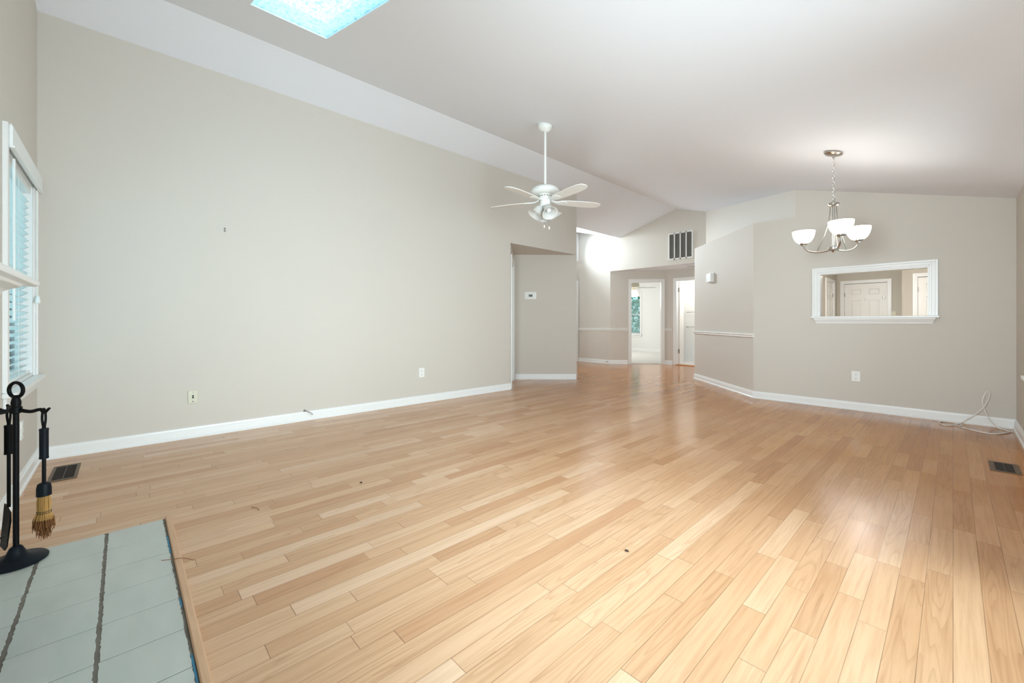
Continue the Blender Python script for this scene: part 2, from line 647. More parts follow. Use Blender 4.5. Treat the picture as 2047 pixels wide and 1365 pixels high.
def struct(o):
    o['kind'] = 'structure'
    return o


def copy_tree(o, parent=None):
    c = o.copy()
    C.objects.link(c)
    if parent:
        c.parent = parent
    for ch in list(o.children):
        copy_tree(ch, c)
    return c


# ------------------------------------------------------------------ room shell
def wall(name, p, q, z0, z1, inside, t=0.12, holes=(), mat=M_wall):
    """wall face p-q, thickness away from `inside`; holes are (s0, s1, z0, z1) along p-q"""
    p, q = Vector(p + (0,)), Vector(q + (0,))
    d = (q - p)
    Ln = d.length
    d.normalize()
    n = Vector((-d.y, d.x, 0))
    if n.dot(Vector(inside + (0,)) - p) > 0:
        n = -n                                   # n points out of the room
    S = sorted({0, Ln} | {h[0] for h in holes} | {h[1] for h in holes})
    Z = sorted({z0, z1} | {h[2] for h in holes} | {h[3] for h in holes})
    S = [s for s in S if 0 <= s <= Ln + 1e-6]
    Z = [z for z in Z if z0 <= z <= z1]

    def solid(i, j):
        if i < 0 or j < 0 or i >= len(S) - 1 or j >= len(Z) - 1:
            return False
        sm, zm = (S[i] + S[i + 1]) / 2, (Z[j] + Z[j + 1]) / 2
        return not any(h[0] < sm < h[1] and h[2] < zm < h[3] for h in holes)

    bm = bmesh.new()
    vc = {}

    def V(i, j, k):
        if (i, j, k) not in vc:
            w = p + d * S[i] + n * (t * k)
            vc[(i, j, k)] = bm.verts.new((w.x, w.y, Z[j]))
        return vc[(i, j, k)]
    for i in range(len(S) - 1):
        for j in range(len(Z) - 1):
            if not solid(i, j):
                continue
            for k in (0, 1):
                bm.faces.new((V(i, j, k), V(i + 1, j, k), V(i + 1, j + 1, k), V(i, j + 1, k)))
            for (a, b, di, dj) in (((i, j), (i, j + 1), -1, 0), ((i + 1, j), (i + 1, j + 1), 1, 0), ((i, j), (i + 1, j), 0, -1), ((i, j + 1), (i + 1, j + 1), 0, 1)):
                if not solid(i + di, j + dj):
                    bm.faces.new((V(*a, 0), V(*b, 0), V(*b, 1), V(*a, 1)))
    bmesh.ops.recalc_face_normals(bm, faces=bm.faces)
    me = bpy.data.meshes.new(name)
    bm.to_mesh(me)
    bm.free()
    me.materials.append(mat)
    o = bpy.data.objects.new(name, me)
    C.objects.link(o)
    return struct(o)


def runs(name, path, inside, prof, mat=M_trim):
    """moulding: profile (out, z) swept along a polyline of wall-face points, mitred"""
    P = [Vector(p + (0,)) for p in path]
    ns = []
    for a, b in zip(P, P[1:]):
        d = (b - a).normalized()
        n = Vector((-d.y, d.x, 0))
        if n.dot(Vector(inside + (0,)) - a) < 0:
            n = -n
        ns.append(n)
    rings = []
    for i, p in enumerate(P):
        if i == 0:
            m = ns[0]
        elif i == len(P) - 1:
            m = ns[-1]
        else:
            m = (ns[i - 1] + ns[i]).normalized()
            m = m / max(0.3, m.dot(ns[i]))
        rings.append([Vector((p.x, p.y, z)) + m * o for o, z in prof])
    mb = MB().loops(rings, True)
    return struct(mb.build(name, mat, smooth=0))


BASE = [(0, 0), (0.024, 0), (0.024, 0.012), (0.016, 0.024), (0.014, 0.070), (0.010, 0.080), (0.007, 0.093), (0, 0.096)]
RAIL = [(0, 0.828), (0.012, 0.830), (0.020, 0.838), (0.014, 0.846), (0.016, 0.852), (0.030, 0.862), (0.032, 0.872), (0.020, 0.880), (0, 0.882)]

IN = (-2.0, 3.0)
P_dg = (-5.486, 5.196)                     # inner corner of the recess
# floor
fl = MB()
fl.prism([(-7.1, -0.65), (0.60, -0.65), (0.60, 6.44), (-1.80, 6.44), (-3.2, 7.85), (-3.2, 9.95), (-7.1, 9.95)], -0.10, 0.0)
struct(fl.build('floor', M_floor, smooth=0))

# left wall with its header over the recess
H_SOF = 2.27
wall('wall_left', (XL, YF - 0.12), (XL, 6.03), 0, 3.62, IN, 0.12, holes=[(4.38 - YF + 0.12, 9, 0, H_SOF)])
wall('wall_recess_side', (XL, 4.38), P_dg, 0, 2.45, (-4.6, 5.2), 0.10, holes=[(0.16, 0.97, 0, 2.04)])
wall('wall_recess_back', P_dg, (XL, 6.03), 0, 2.45, (-4.6, 5.0), 0.10)
s = MB()
s.prism([(XL - 0.12, 4.36), (-5.62, 5.18), (XL - 0.12, 6.10)], H_SOF, H_SOF + 0.10)
s.box((XL - 0.12, 4.38, H_SOF - 0.001), (XL - 0.002, 6.03, H_SOF - 0.0005))
struct(s.build('ceiling_recess', M_wall, smooth=0))
# closure behind recess and hall; its window hole is added for fill light
wall('wall_hall_near', (XL - 0.30, 6.03), (-6.97, 6.03), 0, 3.62, (-6, 8), 0.12, holes=[(0.55, 1.45, 0.66, 2.02)])

# chimney wall with its window and an unseen one added for fill
W1 = (-4.50, -3.56, 0.66, 2.02)            # visible window opening x0, x1, z0, z1
W2w = (-0.92, 0.02, 0.66, 2.02)  # unseen extra opening, added to let fill light in
s0 = XL - 0.12
wall('wall_front', (s0, YF), (XR + 0.12, YF), 0, 3.62, IN, 0.12,
     holes=[(W1[0] - s0, W1[1] - s0, W1[2], W1[3]), (W2w[0] - s0, W2w[1] - s0, W2w[2], W2w[3])])
# right wall with dining window and a glass door added for fill
wall('wall_right', (XR, YF - 0.12), (XR, YB + 0.12), 0, 2.7, IN, 0.12,
     holes=[(0.55 - YF + 0.12, 2.55 - YF + 0.12, 0.02, 2.06), (3.32 - YF + 0.12, 5.06 - YF + 0.12, 0.62, 2.04)])
# dining wall with pass-through; only knee height left of x = -1.39
PX0, PX1, PZ0, PZ1 = -1.142, -0.176, 1.112, 1.642
x0 = XR + 0.12
wall('wall_back', (x0, YB), (-1.88, YB), 0, 3.1, IN, 0.12,
     holes=[(x0 - PX1, x0 - PX0, PZ0, PZ1), (x0 + 1.39, x0 + 3, 2.40, 4)])
wall('wall_angled', (-1.88, YB), (-3.27, 7.70), 0, 2.40, (-4, 5), 0.12)
wall('wall_angled_return', (-3.27, 7.70), (-3.27, 9.94), 0, 2.40, (-4, 8.5), 0.12)
wall('wall_upper', (-1.39, YB), (-3.53, 8.87), 2.40, 3.55, (-4, 6), 0.10)
lg = MB()
lg.prism([(-1.33, YB + 0.0), (-1.86, YB + 0.02), (-3.25, 7.71), (-3.25, 9.0), (-3.50, 9.0)], 2.34, 2.398)
struct(lg.build('trim_1', M_wall, smooth=0))
# far hall walls
YH = 8.87
wall('wall_far', (-6.97, YH), (-3.30, YH), 0, 3.7, (-5, 7), 0.12, holes=[(6.97 - 5.86, 9, 0, 2.31)])
AL0, AL1 = (-5.86, YH), (-4.84, 9.82)
wall('wall_alcove', AL0, AL1, 0, 2.5, (-4.5, 9), 0.10, holes=[(0.505, 1.265, 0, 2.05)])
wall('wall_alcove_back', AL1, (-3.20, 9.82), 0, 2.5, (-4, 9), 0.10, holes=[(0.215, 0.975, 0, 2.055)])
a = MB()
a.prism([(-5.98, YH + 0.12), (-4.90, 9.95), (-3.20, 9.95), (-3.20, YH + 0.12)], 2.31, 2.40)
a.box((-5.86, YH + 0.002, 2.309), (-3.30, YH + 0.12, 2.3095))
struct(a.build('ceiling_alcove', M_ceil, smooth=0))
TR = (7.86, 8.76)
wall('wall_entry', (-6.85, 5.9), (-6.85, YH + 0.1), 0, 3.75, (-5, 7), 0.12,
     holes=[(TR[0] - 5.9, TR[1] - 5.9, 0, 2.06), (TR[0] - 5.9, TR[1] - 5.9, 2.66, 3.34)])

# vaulted ceiling: right slope around the skylight, left slope, entry slope
SK = (-3.47, -2.34, 0.67, 1.20)


def slab(mb, xa, xb, ya, yb, za, zb, t=0.05):
    mb.add([(xa, ya, za), (xb, ya, zb), (xb, yb, zb), (xa, yb, za), (xa, ya, za + t), (xb, ya, zb + t), (xb, yb, zb + t), (xa, yb, za + t)],
           [(0, 1, 2, 3), (4, 7, 6, 5), (0, 4, 5, 1), (1, 5, 6, 2), (2, 6, 7, 3), (3, 7, 4, 0)])


ya, yb = YF - 0.12, 9.0
c = MB()
for xa, xb, y0_, y1_ in ((RX, SK[0], ya, yb), (SK[0], SK[1], ya, SK[2]), (SK[0], SK[1], SK[3], yb), (SK[1], XR + 0.12, ya, yb)):
    slab(c, xa, xb, y0_, y1_, ceil_z(xa), ceil_z(xb))
slab(c, -5.60, RX, ya, yb, ceil_z(-5.60), RZ)
slab(c, -6.97, -5.60, 5.9, yb, 3.46, ceil_z(-5.60))
struct(c.build('ceiling', M_ceil, smooth=0))

# skylight: shaft, frame and pebbled pane
sk = MB()
for xa, xb, y0_, y1_ in ((SK[0] - 0.05, SK[0], SK[2] - 0.05, SK[3] + 0.05), (SK[1], SK[1] + 0.05, SK[2] - 0.05, SK[3] + 0.05),
                         (SK[0], SK[1], SK[2] - 0.05, SK[2]), (SK[0], SK[1], SK[3], SK[3] + 0.05)):
    slab(sk, xa, xb, y0_, y1_, ceil_z(xa) + 0.05, ceil_z(xb) + 0.05, 0.08)
skf = struct(sk.build('window_2', M_trim, smooth=0))
p_ = MB()
slab(p_, SK[0], SK[1], SK[2], SK[3], ceil_z(SK[0]) + 0.014, ceil_z(SK[1]) + 0.014, 0.006)
p_.build('skylight_pane', M_sky, skf, smooth=0)

# rooms beyond
fb = MB()
fb.prism([(-9.6, 8.99), (-5.935, 8.99), (-5.90, 8.94), (-4.875, 9.89), (-4.90, 9.93), (-4.90, 13.5), (-9.6, 13.5)], 0.001, 0.012)
struct(fb.build('floor_bedroom', M_carpet, smooth=0))
BW = (-8.75, -7.66, 0.60, 2.03)
wall('wall_bedroom_back', (-9.6, 13.5), (-4.8, 13.5), 0, 2.5, (-7, 11), 0.12, holes=[(-8.75 + 9.6, -7.66 + 9.6, BW[2], BW[3])], mat=M_white_wall)
wall('wall_bedroom_left', (-9.6, 8.9), (-9.6, 13.6), 0, 2.5, (-7, 11), 0.12, mat=M_white_wall)
wall('wall_bedroom_right', (-4.95, 9.95), (-4.95, 13.5), 0, 2.5, (-7, 11), 0.06, mat=M_white_wall)
wall('wall_bedroom_front', (-9.6, 9.0), (-6.97, 9.0), 0, 2.5, (-7, 11), 0.12, mat=M_white_wall)
cb = MB()
cb.prism([(-9.7, 8.99), (-5.95, 8.99), (-4.89, 9.96), (-4.80, 13.6), (-9.7, 13.6)], 2.44, 2.50)
struct(cb.build('ceiling_bedroom', M_white_wall, smooth=0))
fb = MB()
fb.box((-4.88, 9.84, 0.001), (-3.2, 11.3, 0.008))
struct(fb.build('floor_bathroom', M_bath, smooth=0))
wall('wall_bathroom_back', (-4.89, 10.75), (-3.1, 10.75), 0, 2.5, (-4, 10.5), 0.08, mat=M_white_wall)
wall('wall_bathroom_right', (-3.2, 9.94), (-3.2, 11.2), 0, 2.5, (-4, 10.5), 0.04, mat=M_white_wall)
wall('wall_bathroom_left', (-4.87, 9.93), (-4.87, 11.2), 0, 2.5, (-4, 10.5), 0.015, mat=M_white_wall)
cb = MB()
cb.box((-4.9, 9.93, 2.42), (-3.1, 11.3, 2.48))
struct(cb.build('ceiling_bathroom', M_white_wall, smooth=0))
# kitchen and foyer seen through the pass-through
fk = MB()
fk.prism([(-1.78, 6.445), (1.0, 6.445), (1.0, 13.4), (-2.1, 13.4), (-2.1, 6.75)], -0.05, 0.004)
struct(fk.build('floor_foyer', M_kitfloor, smooth=0))
wall('wall_foyer_back', (-2.15, 13.3), (1.0, 13.3), 0, 2.4, (-1, 10), 0.12, holes=[(2.15 - 1.905, 2.15 - 1.06, 0, 2.02)], mat=M_foyer)
wall('wall_foyer_left', (-2.03, 6.7), (-2.03, 13.3), 0, 2.4, (-1, 10), 0.12, holes=[(11.95 - 6.7, 12.85 - 6.7, 0, 2.02)], mat=M_foyer)
wall('wall_foyer_right', (0.95, 6.44), (0.95, 13.3), 0, 2.4, (-1, 10), 0.12, mat=M_foyer)
wall('wall_closet', (-0.777, 12.6), (0.95, 12.6), 0, 2.4, (-1, 10), 0.12, holes=[(0.777 - 0.545, 0.777 + 0.17, 0, 2.045)], mat=M_foyer)
wall('wall_closet_side', (-0.777, 12.615), (-0.777, 13.3), 0, 2.4, (-1.5, 13), 0.10, mat=M_foyer)
ck = MB()
ck.prism([(-1.83, 6.44), (1.07, 6.44), (1.07, 13.42), (-2.15, 13.42), (-2.15, 6.80)], 2.275, 2.335)
struct(ck.build('ceiling_foyer', M_ceil, smooth=0))

# ------------------------------------------------------------------ baseboards and chair rails
runs('baseboard_left', [(XL, YF), (XL, 4.38)], IN, BASE)
runs('baseboard_front', [(XL, YF), (-2.84, YF)], IN, BASE)
runs('baseboard_recess', [(-5.468, 5.215), (-4.705, 6.025)], (-4.5, 5.0), BASE)
runs('baseboard_back', [(XR, YB), (-1.88, YB), (-3.27, 7.70)], (-3, 5), BASE)
runs('baseboard_right', [(XR, YB), (XR, 5.2), (XR, 2.65)], IN, BASE)
runs('baseboard_far', [(-6.85, YH), AL0, (-5.545, 9.163)], (-5.5, 8), BASE)
runs('baseboard_alcove', [(-4.892, 9.771), AL1, (-4.705, 9.82)], (-4.5, 9), BASE)
runs('baseboard_bedroom', [(-9.6, 13.5), (-4.95, 13.5)], (-7, 11), BASE)
runs('trim_2', [(-6.85, YH), AL0, (-5.545, 9.163)], (-5.5, 8), RAIL)
runs('trim_3', [(-4.892, 9.771), AL1, (-4.705, 9.82)], (-4.5, 9), RAIL)
runs('trim_4', [(-1.87, YB - 0.01), (-3.27, 7.70)], (-3, 5), RAIL)


# ------------------------------------------------------------------ doors
def frame_axes(p, q, inside):
    p, q = Vector(p + (0,)), Vector(q + (0,))
    d = (q - p).normalized()
    n = Vector((-d.y, d.x, 0))
    if n.dot(Vector(inside + (0,)) - p) < 0:
        n = -n
    return p, d, n                                # n points into the room the viewer is in


def doorway(name, p, q, inside, s0, s1, ztop, thick, cw=0.065, both=False):
    """jamb (root), casing on the viewer's side"""
    p, d, n = frame_axes(p, q, inside)
    Z = Vector((0, 0, 1))
    j = MB()
    jt = 0.018
    for sa in (s0, s1 - jt):
        j.obox(p + d * sa - n * thick, d * jt, n * thick, Z * ztop)
    j.obox(p + d * (s0 + jt) - n * thick + Z * (ztop - jt), d * (s1 - s0 - 2 * jt), n * thick, Z * jt)
    root = struct(j.build(name, M_trim, smooth=0, bevel=0.002))
    c_ = MB()
    for w0, w1, h in ((0.0, cw * 0.45, 0.012), (cw * 0.45, cw, 0.019)):
        for sgn, s_ in ((-1, s0 + 0.006), (1, s1 - 0.006)):
            c_.obox(p + d * (s_ + sgn * w0), d * sgn * (w1 - w0), n * h, Z * (ztop + w1 - 0.006))
        c_.obox(p + d * (s0 + 0.006 - w0) + Z * (ztop - 0.006 + w0), d * (s1 - s0 - 0.012 + 2 * w0), n * h, Z * (w1 - w0))
    c_.build('casing', M_trim, root, smooth=0, bevel=0.002)
    return root, p, d, n


def hinge(root, pos, along, n):
    h = MB()
    pos, along, n = Vector(pos), Vector(along), Vector(n)
    h.obox(pos - along * 0.016 - Vector((0, 0, 0.045)), along * 0.032, n * 0.004, (0, 0, 0.09))
    h.tube([pos + n * 0.006 - Vector((0, 0, 0.05)), pos + n * 0.006 + Vector((0, 0, 0.05))], 0.006, 8)
    h.build('hinge', M_steel, root)


def leaf_mesh(o, d, n, w, h, t=0.036, faces=(1,)):
    """six-panel door leaf: slab, and stiles/rails + raised panels on the shown sides. o = bottom corner on the front face"""
    o, d, n = Vector(o), Vector(d), Vector(n)
    Z = Vector((0, 0, 1))
    mb = MB()
    rc = 0.010
    mb.obox(o - n * (t - rc) , d * w, n * (t - 2 * rc), Z * h)
    st = 0.115 * w / 0.8
    mid = 0.10
    rails = [(0, 0.22), (0.82, 1.00), (1.60, 1.69), (h - 0.11, h)]
    for side in faces:
        base = o - n * rc if side > 0 else o - n * t
        for s_, ww in ((0, st), (w / 2 - mid / 2, mid), (w - st, st)):
            mb.obox(base + d * s_, d * ww, n * rc, Z * h)
        for a_, b_ in rails:
            for s_, e_ in ((st, w / 2 - mid / 2), (w / 2 + mid / 2, w - st)):
                mb.obox(base + d * s_ + Z * a_, d * (e_ - s_), n * rc, Z * (b_ - a_))
        for (r0, r1) in zip(rails, rails[1:]):
            for s_, e_ in ((st, w / 2 - mid / 2), (w / 2 + mid / 2, w - st)):
                g = 0.022
                z0_, z1_ = r0[1] + g, r1[0] - g
                a0 = base + d * (s_ + g) + Z * z0_
                W_, H_ = d * (e_ - s_ - 2 * g), Z * (z1_ - z0_)
                k = 0.02
                top = n * (rc * 0.85) if side > 0 else n * (rc * 0.15)
                bot = Vector((0, 0, 0)) if side > 0 else n * rc
                ring0 = [a0 + bot, a0 + W_ + bot, a0 + W_ + H_ + bot, a0 + H_ + bot]
                kd, kz = d * k, Z * k
                ring1 = [a0 + kd + kz + top, a0 + W_ - kd + kz + top, a0 + W_ + H_ - kd - kz + top, a0 + H_ + kd - kz + top]
                mb.loops([ring0, ring1])
    return mb


# bedroom doorway, door folded out of sight behind the left jamb
r1, p, d, n = doorway('door_1', AL0, AL1, (-4.5, 9), 0.505, 1.265, 2.05, 0.10)
hinge(r1, p + d * 0.524 - n * 0.06 + Vector((0, 0, 0.34)), n, d)
# bathroom doorway with its door standing open inward
r2, p, d, n = doorway('door_2', AL1, (-3.20, 9.82), (-4, 9), 0.215, 0.975, 2.055, 0.10)
hp = p + d * 0.233 - n * 0.10
th = math.radians(97)
dd = d * math.cos(th) - n * math.sin(th)
nn = d * math.sin(th) + n * math.cos(th)
lm = MB()
lm.obox(hp + Vector((0.036, 0, 0.012)), dd * 0.30, nn * -0.034, (0, 0, 2.015))
lm.build('door_leaf', M_door, r2, smooth=0, bevel=0.002)
for z in (0.33, 1.83):
    h_ = MB()
    h_.obox(p + d * 0.233 - n * 0.098 + Vector((0, 0, z - 0.05)), d * 0.035, n * 0.012, (0, 0, 0.10))
    h_.build('hinge', M_steel, r2)
tb = MB()
tb.box((-4.63, 9.80, -0.002), (-3.86, 9.94, 0.016))
tb.build('threshold', M_thresh, r2, smooth=0, bevel=0.004)
# side door of the recess, seen edge-on
r3, p, d, n = doorway('door_3', (XL, 4.38), P_dg, (-4.6, 5.2), 0.16, 0.97, 2.04, 0.10, cw=0.075)
lf = leaf_mesh(p + d * 0.18 - n * 0.03 + Vector((0, 0, 0.01)), d, n, 0.77, 2.01)
lf.build('door_leaf', M_door, r3, smooth=0)
# entry door below the transom
r4, p, d, n = doorway('door_4', (-6.85, 5.9), (-6.85, YH), (-5, 7), TR[0] - 5.9, TR[1] - 5.9, 2.06, 0.12, cw=0.09)
lf = leaf_mesh(p + d * (TR[0] - 5.9 + 0.02) - n * 0.012 + Vector((0, 0, 0.01)), d, n, 0.86, 2.03)
lf.build('door_leaf', M_door, r4, smooth=0)
for z in (0.28, 1.08, 1.84):
    hinge(r4, p + d * (TR[1] - 5.9 - 0.019) - n * 0.010 + Vector((0, 0, z)), d, n)
# foyer front door
r5, p, d, n = doorway('door_5', (-2.15, 13.3), (1.0, 13.3), (-1, 10), 2.15 - 1.905, 2.15 - 1.06, 2.02, 0.12)
lf = leaf_mesh(p + d * (0.245 + 0.022) - n * 0.02 + Vector((0, 0, 0.01)), d, n, 0.801, 1.982)
lf.build('door_leaf', M_door, r5, smooth=0)
hinge(r5, p + d * (0.245 + 0.02) - n * 0.018 + Vector((0, 0, 1.73)), d, n)
k = MB()
k.lathe([(0.0, 0), (0.026, 0), (0.028, 0.02), (0.020, 0.03), (0.0, 0.032)], Matrix.Translation(p + d * (0.245 + 0.765) - n * 0.02 + Vector((0, 0, 1.63))) @ Matrix.Rotation(PI / 2, 4, 'X'), 16)
k.build('deadbolt', M_nickel, r5)
k = MB()
k.lathe([(0.0, 0), (0.013, 0), (0.013, 0.006), (0.0, 0.008)], Matrix.Translation(p + d * (0.245 + 0.42) - n * 0.02 + Vector((0, 0, 1.60))) @ Matrix.Rotation(PI / 2, 4, 'X'), 16)
k.build('peephole', M_nickel, r5)
# left foyer door and the closet door on the right
r6, p, d, n = doorway('door_6', (-2.03, 6.7), (-2.03, 13.3), (-1, 10), 11.95 - 6.7, 12.85 - 6.7, 2.02, 0.12)
lf = leaf_mesh(p + d * (5.25 + 0.02) - n * 0.012 + Vector((0, 0, 0.01)), d, n, 0.858, 1.985)
lf.build('door_leaf', M_door, r6, smooth=0)
hinge(r6, p + d * (6.15 - 0.02) - n * 0.010 + Vector((0, 0, 1.70)), d, n)
r7, p, d, n = doorway('door_7', (-0.777, 12.6), (0.95, 12.6), (-1, 10), 0.232, 0.947, 2.045, 0.12)
lf = leaf_mesh(p + d * (0.232 + 0.022) - n * 0.012 + Vector((0, 0, 0.01)), d, n, 0.671, 2.005)
lf.build('door_leaf', M_door, r7, smooth=0)
hinge(r7, p + d * 0.252 - n * 0.010 + Vector((0, 0, 1.75)), d, n)


wall('light_block_porch', (-2.2, 13.44), (-0.8, 13.44), 0, 2.4, (-1, 10), 0.03, mat=M_foyer)  # added panel outside the front door, stops light leaking past it
wall('light_block_entry', (-6.99, 7.7), (-6.99, 8.95), 0, 2.4, (-5, 7), 0.03, mat=M_foyer)  # added panel, blocks light behind the entry door leaf
wall('light_block_foyer', (-2.17, 11.8), (-2.17, 13.0), 0, 2.4, (-1, 10), 0.03, mat=M_foyer)  # added unseen panel shutting out light behind the left foyer door
# ------------------------------------------------------------------ windows
def window(name, p, q, inside, s0, s1, z0, z1, thick=0.12, casing=True, sill=True, cw=0.095, mull=0, sash=True):
    p, d, n = frame_axes(p, q, inside)
    Z = Vector((0, 0, 1))
    j = MB()
    jt = 0.02
    for sa in (s0, s1 - jt):
        j.obox(p + d * sa - n * thick + Z * z0, d * jt, n * thick, Z * (z1 - z0))
    for za in (z0, z1 - jt):
        j.obox(p + d * (s0 + jt) - n * thick + Z * za, d * (s1 - s0 - 2 * jt), n * thick, Z * jt)
    root = struct(j.build(name, M_trim, smooth=0))
    if casing:
        c_ = MB()
        for w0, w1, h in ((0.0, cw * 0.55, 0.012), (cw * 0.55, cw, 0.020)):
            for sgn, s_ in ((-1, s0), (1, s1)):
                c_.obox(p + d * (s_ + sgn * w0) + Z * z0, d * sgn * (w1 - w0), n * h, Z * (z1 - z0 + w1))
            c_.obox(p + d * (s0 - w0) + Z * (z1 + w0), d * (s1 - s0 + 2 * w0), n * h, Z * (w1 - w0))
        c_.build('casing', M_trim, root, smooth=0, bevel=0.002)
    if sill:
        s_ = MB()
        s_.obox(p + d * (s0 - cw - 0.02) + Z * (z0 - 0.028), d * (s1 - s0 + 2 * cw + 0.04), n * 0.055, Z * 0.028)
        s_.build('window_sill', M_trim, root, smooth=0, bevel=0.006)
        s_ = MB()
        s_.obox(p + d * (s0 - cw + 0.01) + Z * (z0 - 0.098), d * (s1 - s0 + 2 * cw - 0.02), n * 0.016, Z * 0.07)
        s_.build('apron', M_trim, root, smooth=0, bevel=0.004)
    f_ = MB()
    fw = 0.04
    back = p - n * (thick - 0.03)
    zm = (z0 + z1) / 2
    bars = [(s0 + jt, s0 + jt + fw), (s1 - jt - fw, s1 - jt)]
    for k in range(mull):
        c0 = s0 + (s1 - s0) * (k + 1) / (mull + 1)
        bars.append((c0 - fw / 2, c0 + fw / 2))
    for a_, b_ in bars:
        f_.obox(back + d * a_ + Z * (z0 + jt), d * (b_ - a_), n * 0.035, Z * (z1 - z0 - 2 * jt))
    for za, zb in ((z0 + jt, z0 + jt + fw), (z1 - jt - fw, z1 - jt)) + (((zm - 0.02, zm + 0.02),) if sash else ()):
        f_.obox(back + d * (s0 + jt) + Z * za, d * (s1 - s0 - 2 * jt), n * 0.033, Z * (zb - za))
    f_.build('sash', M_trim, root, smooth=0)
    g = MB()
    g.obox(back + d * (s0 + jt) + n * 0.012 + Z * (z0 + jt), d * (s1 - s0 - 2 * jt), n * 0.004, Z * (z1 - z0 - 2 * jt))
    g.build('glass', M_glass, root, smooth=0)
    return root, p, d, n


window('window_1', (s0, YF), (XR, YF), IN, W1[0] - s0, W1[1] - s0, W1[2], W1[3])
window('window_fill_3', (s0, YF), (XR, YF), IN, W2w[0] - s0, W2w[1] - s0, W2w[2], W2w[3], cw=0.07)  # added behind the camera to pass fill light
q0 = YF - 0.12
window('window_4', (XR, q0), (XR, YB), IN, 3.32 - q0, 5.06 - q0, 0.62, 2.04, mull=1)
window('window_5', (-6.85, 5.9), (-6.85, YH), (-5, 7), TR[0] - 5.9, TR[1] - 5.9, 2.66, 3.34, sill=False, cw=0.09, sash=False)
window('window_6', (-9.6, 13.5), (-4.8, 13.5), (-7, 11), BW[0] + 9.6, BW[1] + 9.6, BW[2], BW[3], cw=0.055)
window('window_fill_7', (XL - 0.30, 6.03), (-6.97, 6.03), (-6, 8), 0.55, 1.45, 0.66, 2.02, cw=0.07)  # added window, only there to pass the hall fill
window('door_fill_8', (XR, q0), (XR, YB), IN, 0.55 - q0, 2.55 - q0, 0.02, 2.06, sill=False, mull=1, sash=False)  # added glass door, carries the side fill light


def blinds(name, label, x0, x1, y, z0, z1, facing, depth=0.05, step=0.046, cords=3, tilt=0.0, valance=True):
    root = thing(name, label, 'blinds', ((x0 + x1) / 2, y, z0))
    hr = MB()
    hr.box((x0, y - 0.028, z1 - 0.05), (x1, y + 0.028, z1))
    hr.build('headrail', M_blind, root, smooth=0)
    s_ = MB()
    nsl = int((z1 - 0.07 - z0 - 0.03) / step)
    ct, stt = math.cos(tilt) * depth / 2, math.sin(tilt) * depth / 2
    for k in range(nsl):
        z = z0 + 0.045 + k * step
        s_.add([(x0 + 0.004, y - ct, z - stt), (x1 - 0.004, y - ct, z - stt), (x1 - 0.004, y + ct, z + stt), (x0 + 0.004, y + ct, z + stt),
                (x0 + 0.004, y - ct, z - stt + 0.003), (x1 - 0.004, y - ct, z - stt + 0.003), (x1 - 0.004, y + ct, z + stt + 0.003), (x0 + 0.004, y + ct, z + stt + 0.003)],
               [(0, 3, 2, 1), (4, 5, 6, 7), (0, 1, 5, 4), (1, 2, 6, 5), (2, 3, 7, 6), (3, 0, 4, 7)])
    s_.build('slats', M_slat, root, smooth=0)
    b_ = MB()
    b_.box((x0, y - 0.026, z0), (x1, y + 0.026, z0 + 0.018))
    b_.build('bottom_rail', M_blind, root, smooth=0, bevel=0.003)
    for k in range(cords):
        xx = x0 + (x1 - x0) * (k + 0.5) / cords
        cd = MB()
        for dy in (-0.026, 0.026):
            cd.tube([(xx, y + dy, z0 + 0.01), (xx, y + dy, z1 - 0.04)], 0.0012, 5)
        cd.build('ladder_cord', M_cable, root)
    return root


b1 = blinds('window_blinds', 'white slatted blinds with wand and pull cord, in the window over the fire tools', W1[0] + 0.022, W1[1] - 0.022, YF - 0.035, W1[2] + 0.022, W1[3] - 0.022, 1, depth=0.045, tilt=0.6)
v = MB()
v.box((W1[0] - 0.125, YF + 0.020, 2.00), (W1[1] + 0.06, YF + 0.034, 2.11))
v.box((W1[0] - 0.125, YF + 0.020, 1.99), (W1[1] + 0.06, YF + 0.040, 2.004))
v.box((W1[0] - 0.10, YF + 0.020, 2.11), (W1[1] + 0.05, YF + 0.028, 2.122))
v.build('valance', M_blind, b1, smooth=0, bevel=0.003)
w_ = MB()
w_.tube([(W1[1] - 0.14, YF + 0.012, 1.98), (W1[1] - 0.14, YF + 0.012, 1.05)], 0.0065, 8)
w_.build('tilt_wand', M_blind, b1)
w_ = MB()
w_.tube([(W1[0] + 0.03, YF + 0.022, 1.98), (W1[0] + 0.028, YF + 0.024, 1.23)], 0.003, 6)
pc = w_.build('pull_cord', M_cable, b1)
w_ = MB()
w_.lathe([(0.003, 0.05), (0.009, 0.045), (0.013, 0.02), (0.015, 0.004), (0.011, -0.004), (0.0, -0.005)], Matrix.Translation((W1[0] + 0.028, YF + 0.026, 1.18)), 14)
w_.build('tassel', M_blind, b1)
blinds('window_blinds', 'white slatted blinds against green leaves in the bedroom window behind the open doorway', BW[0] + 0.022, BW[1] - 0.022, 13.46 + 0.06, BW[2] + 0.022, BW[3] - 0.022, -1, tilt=0.35)

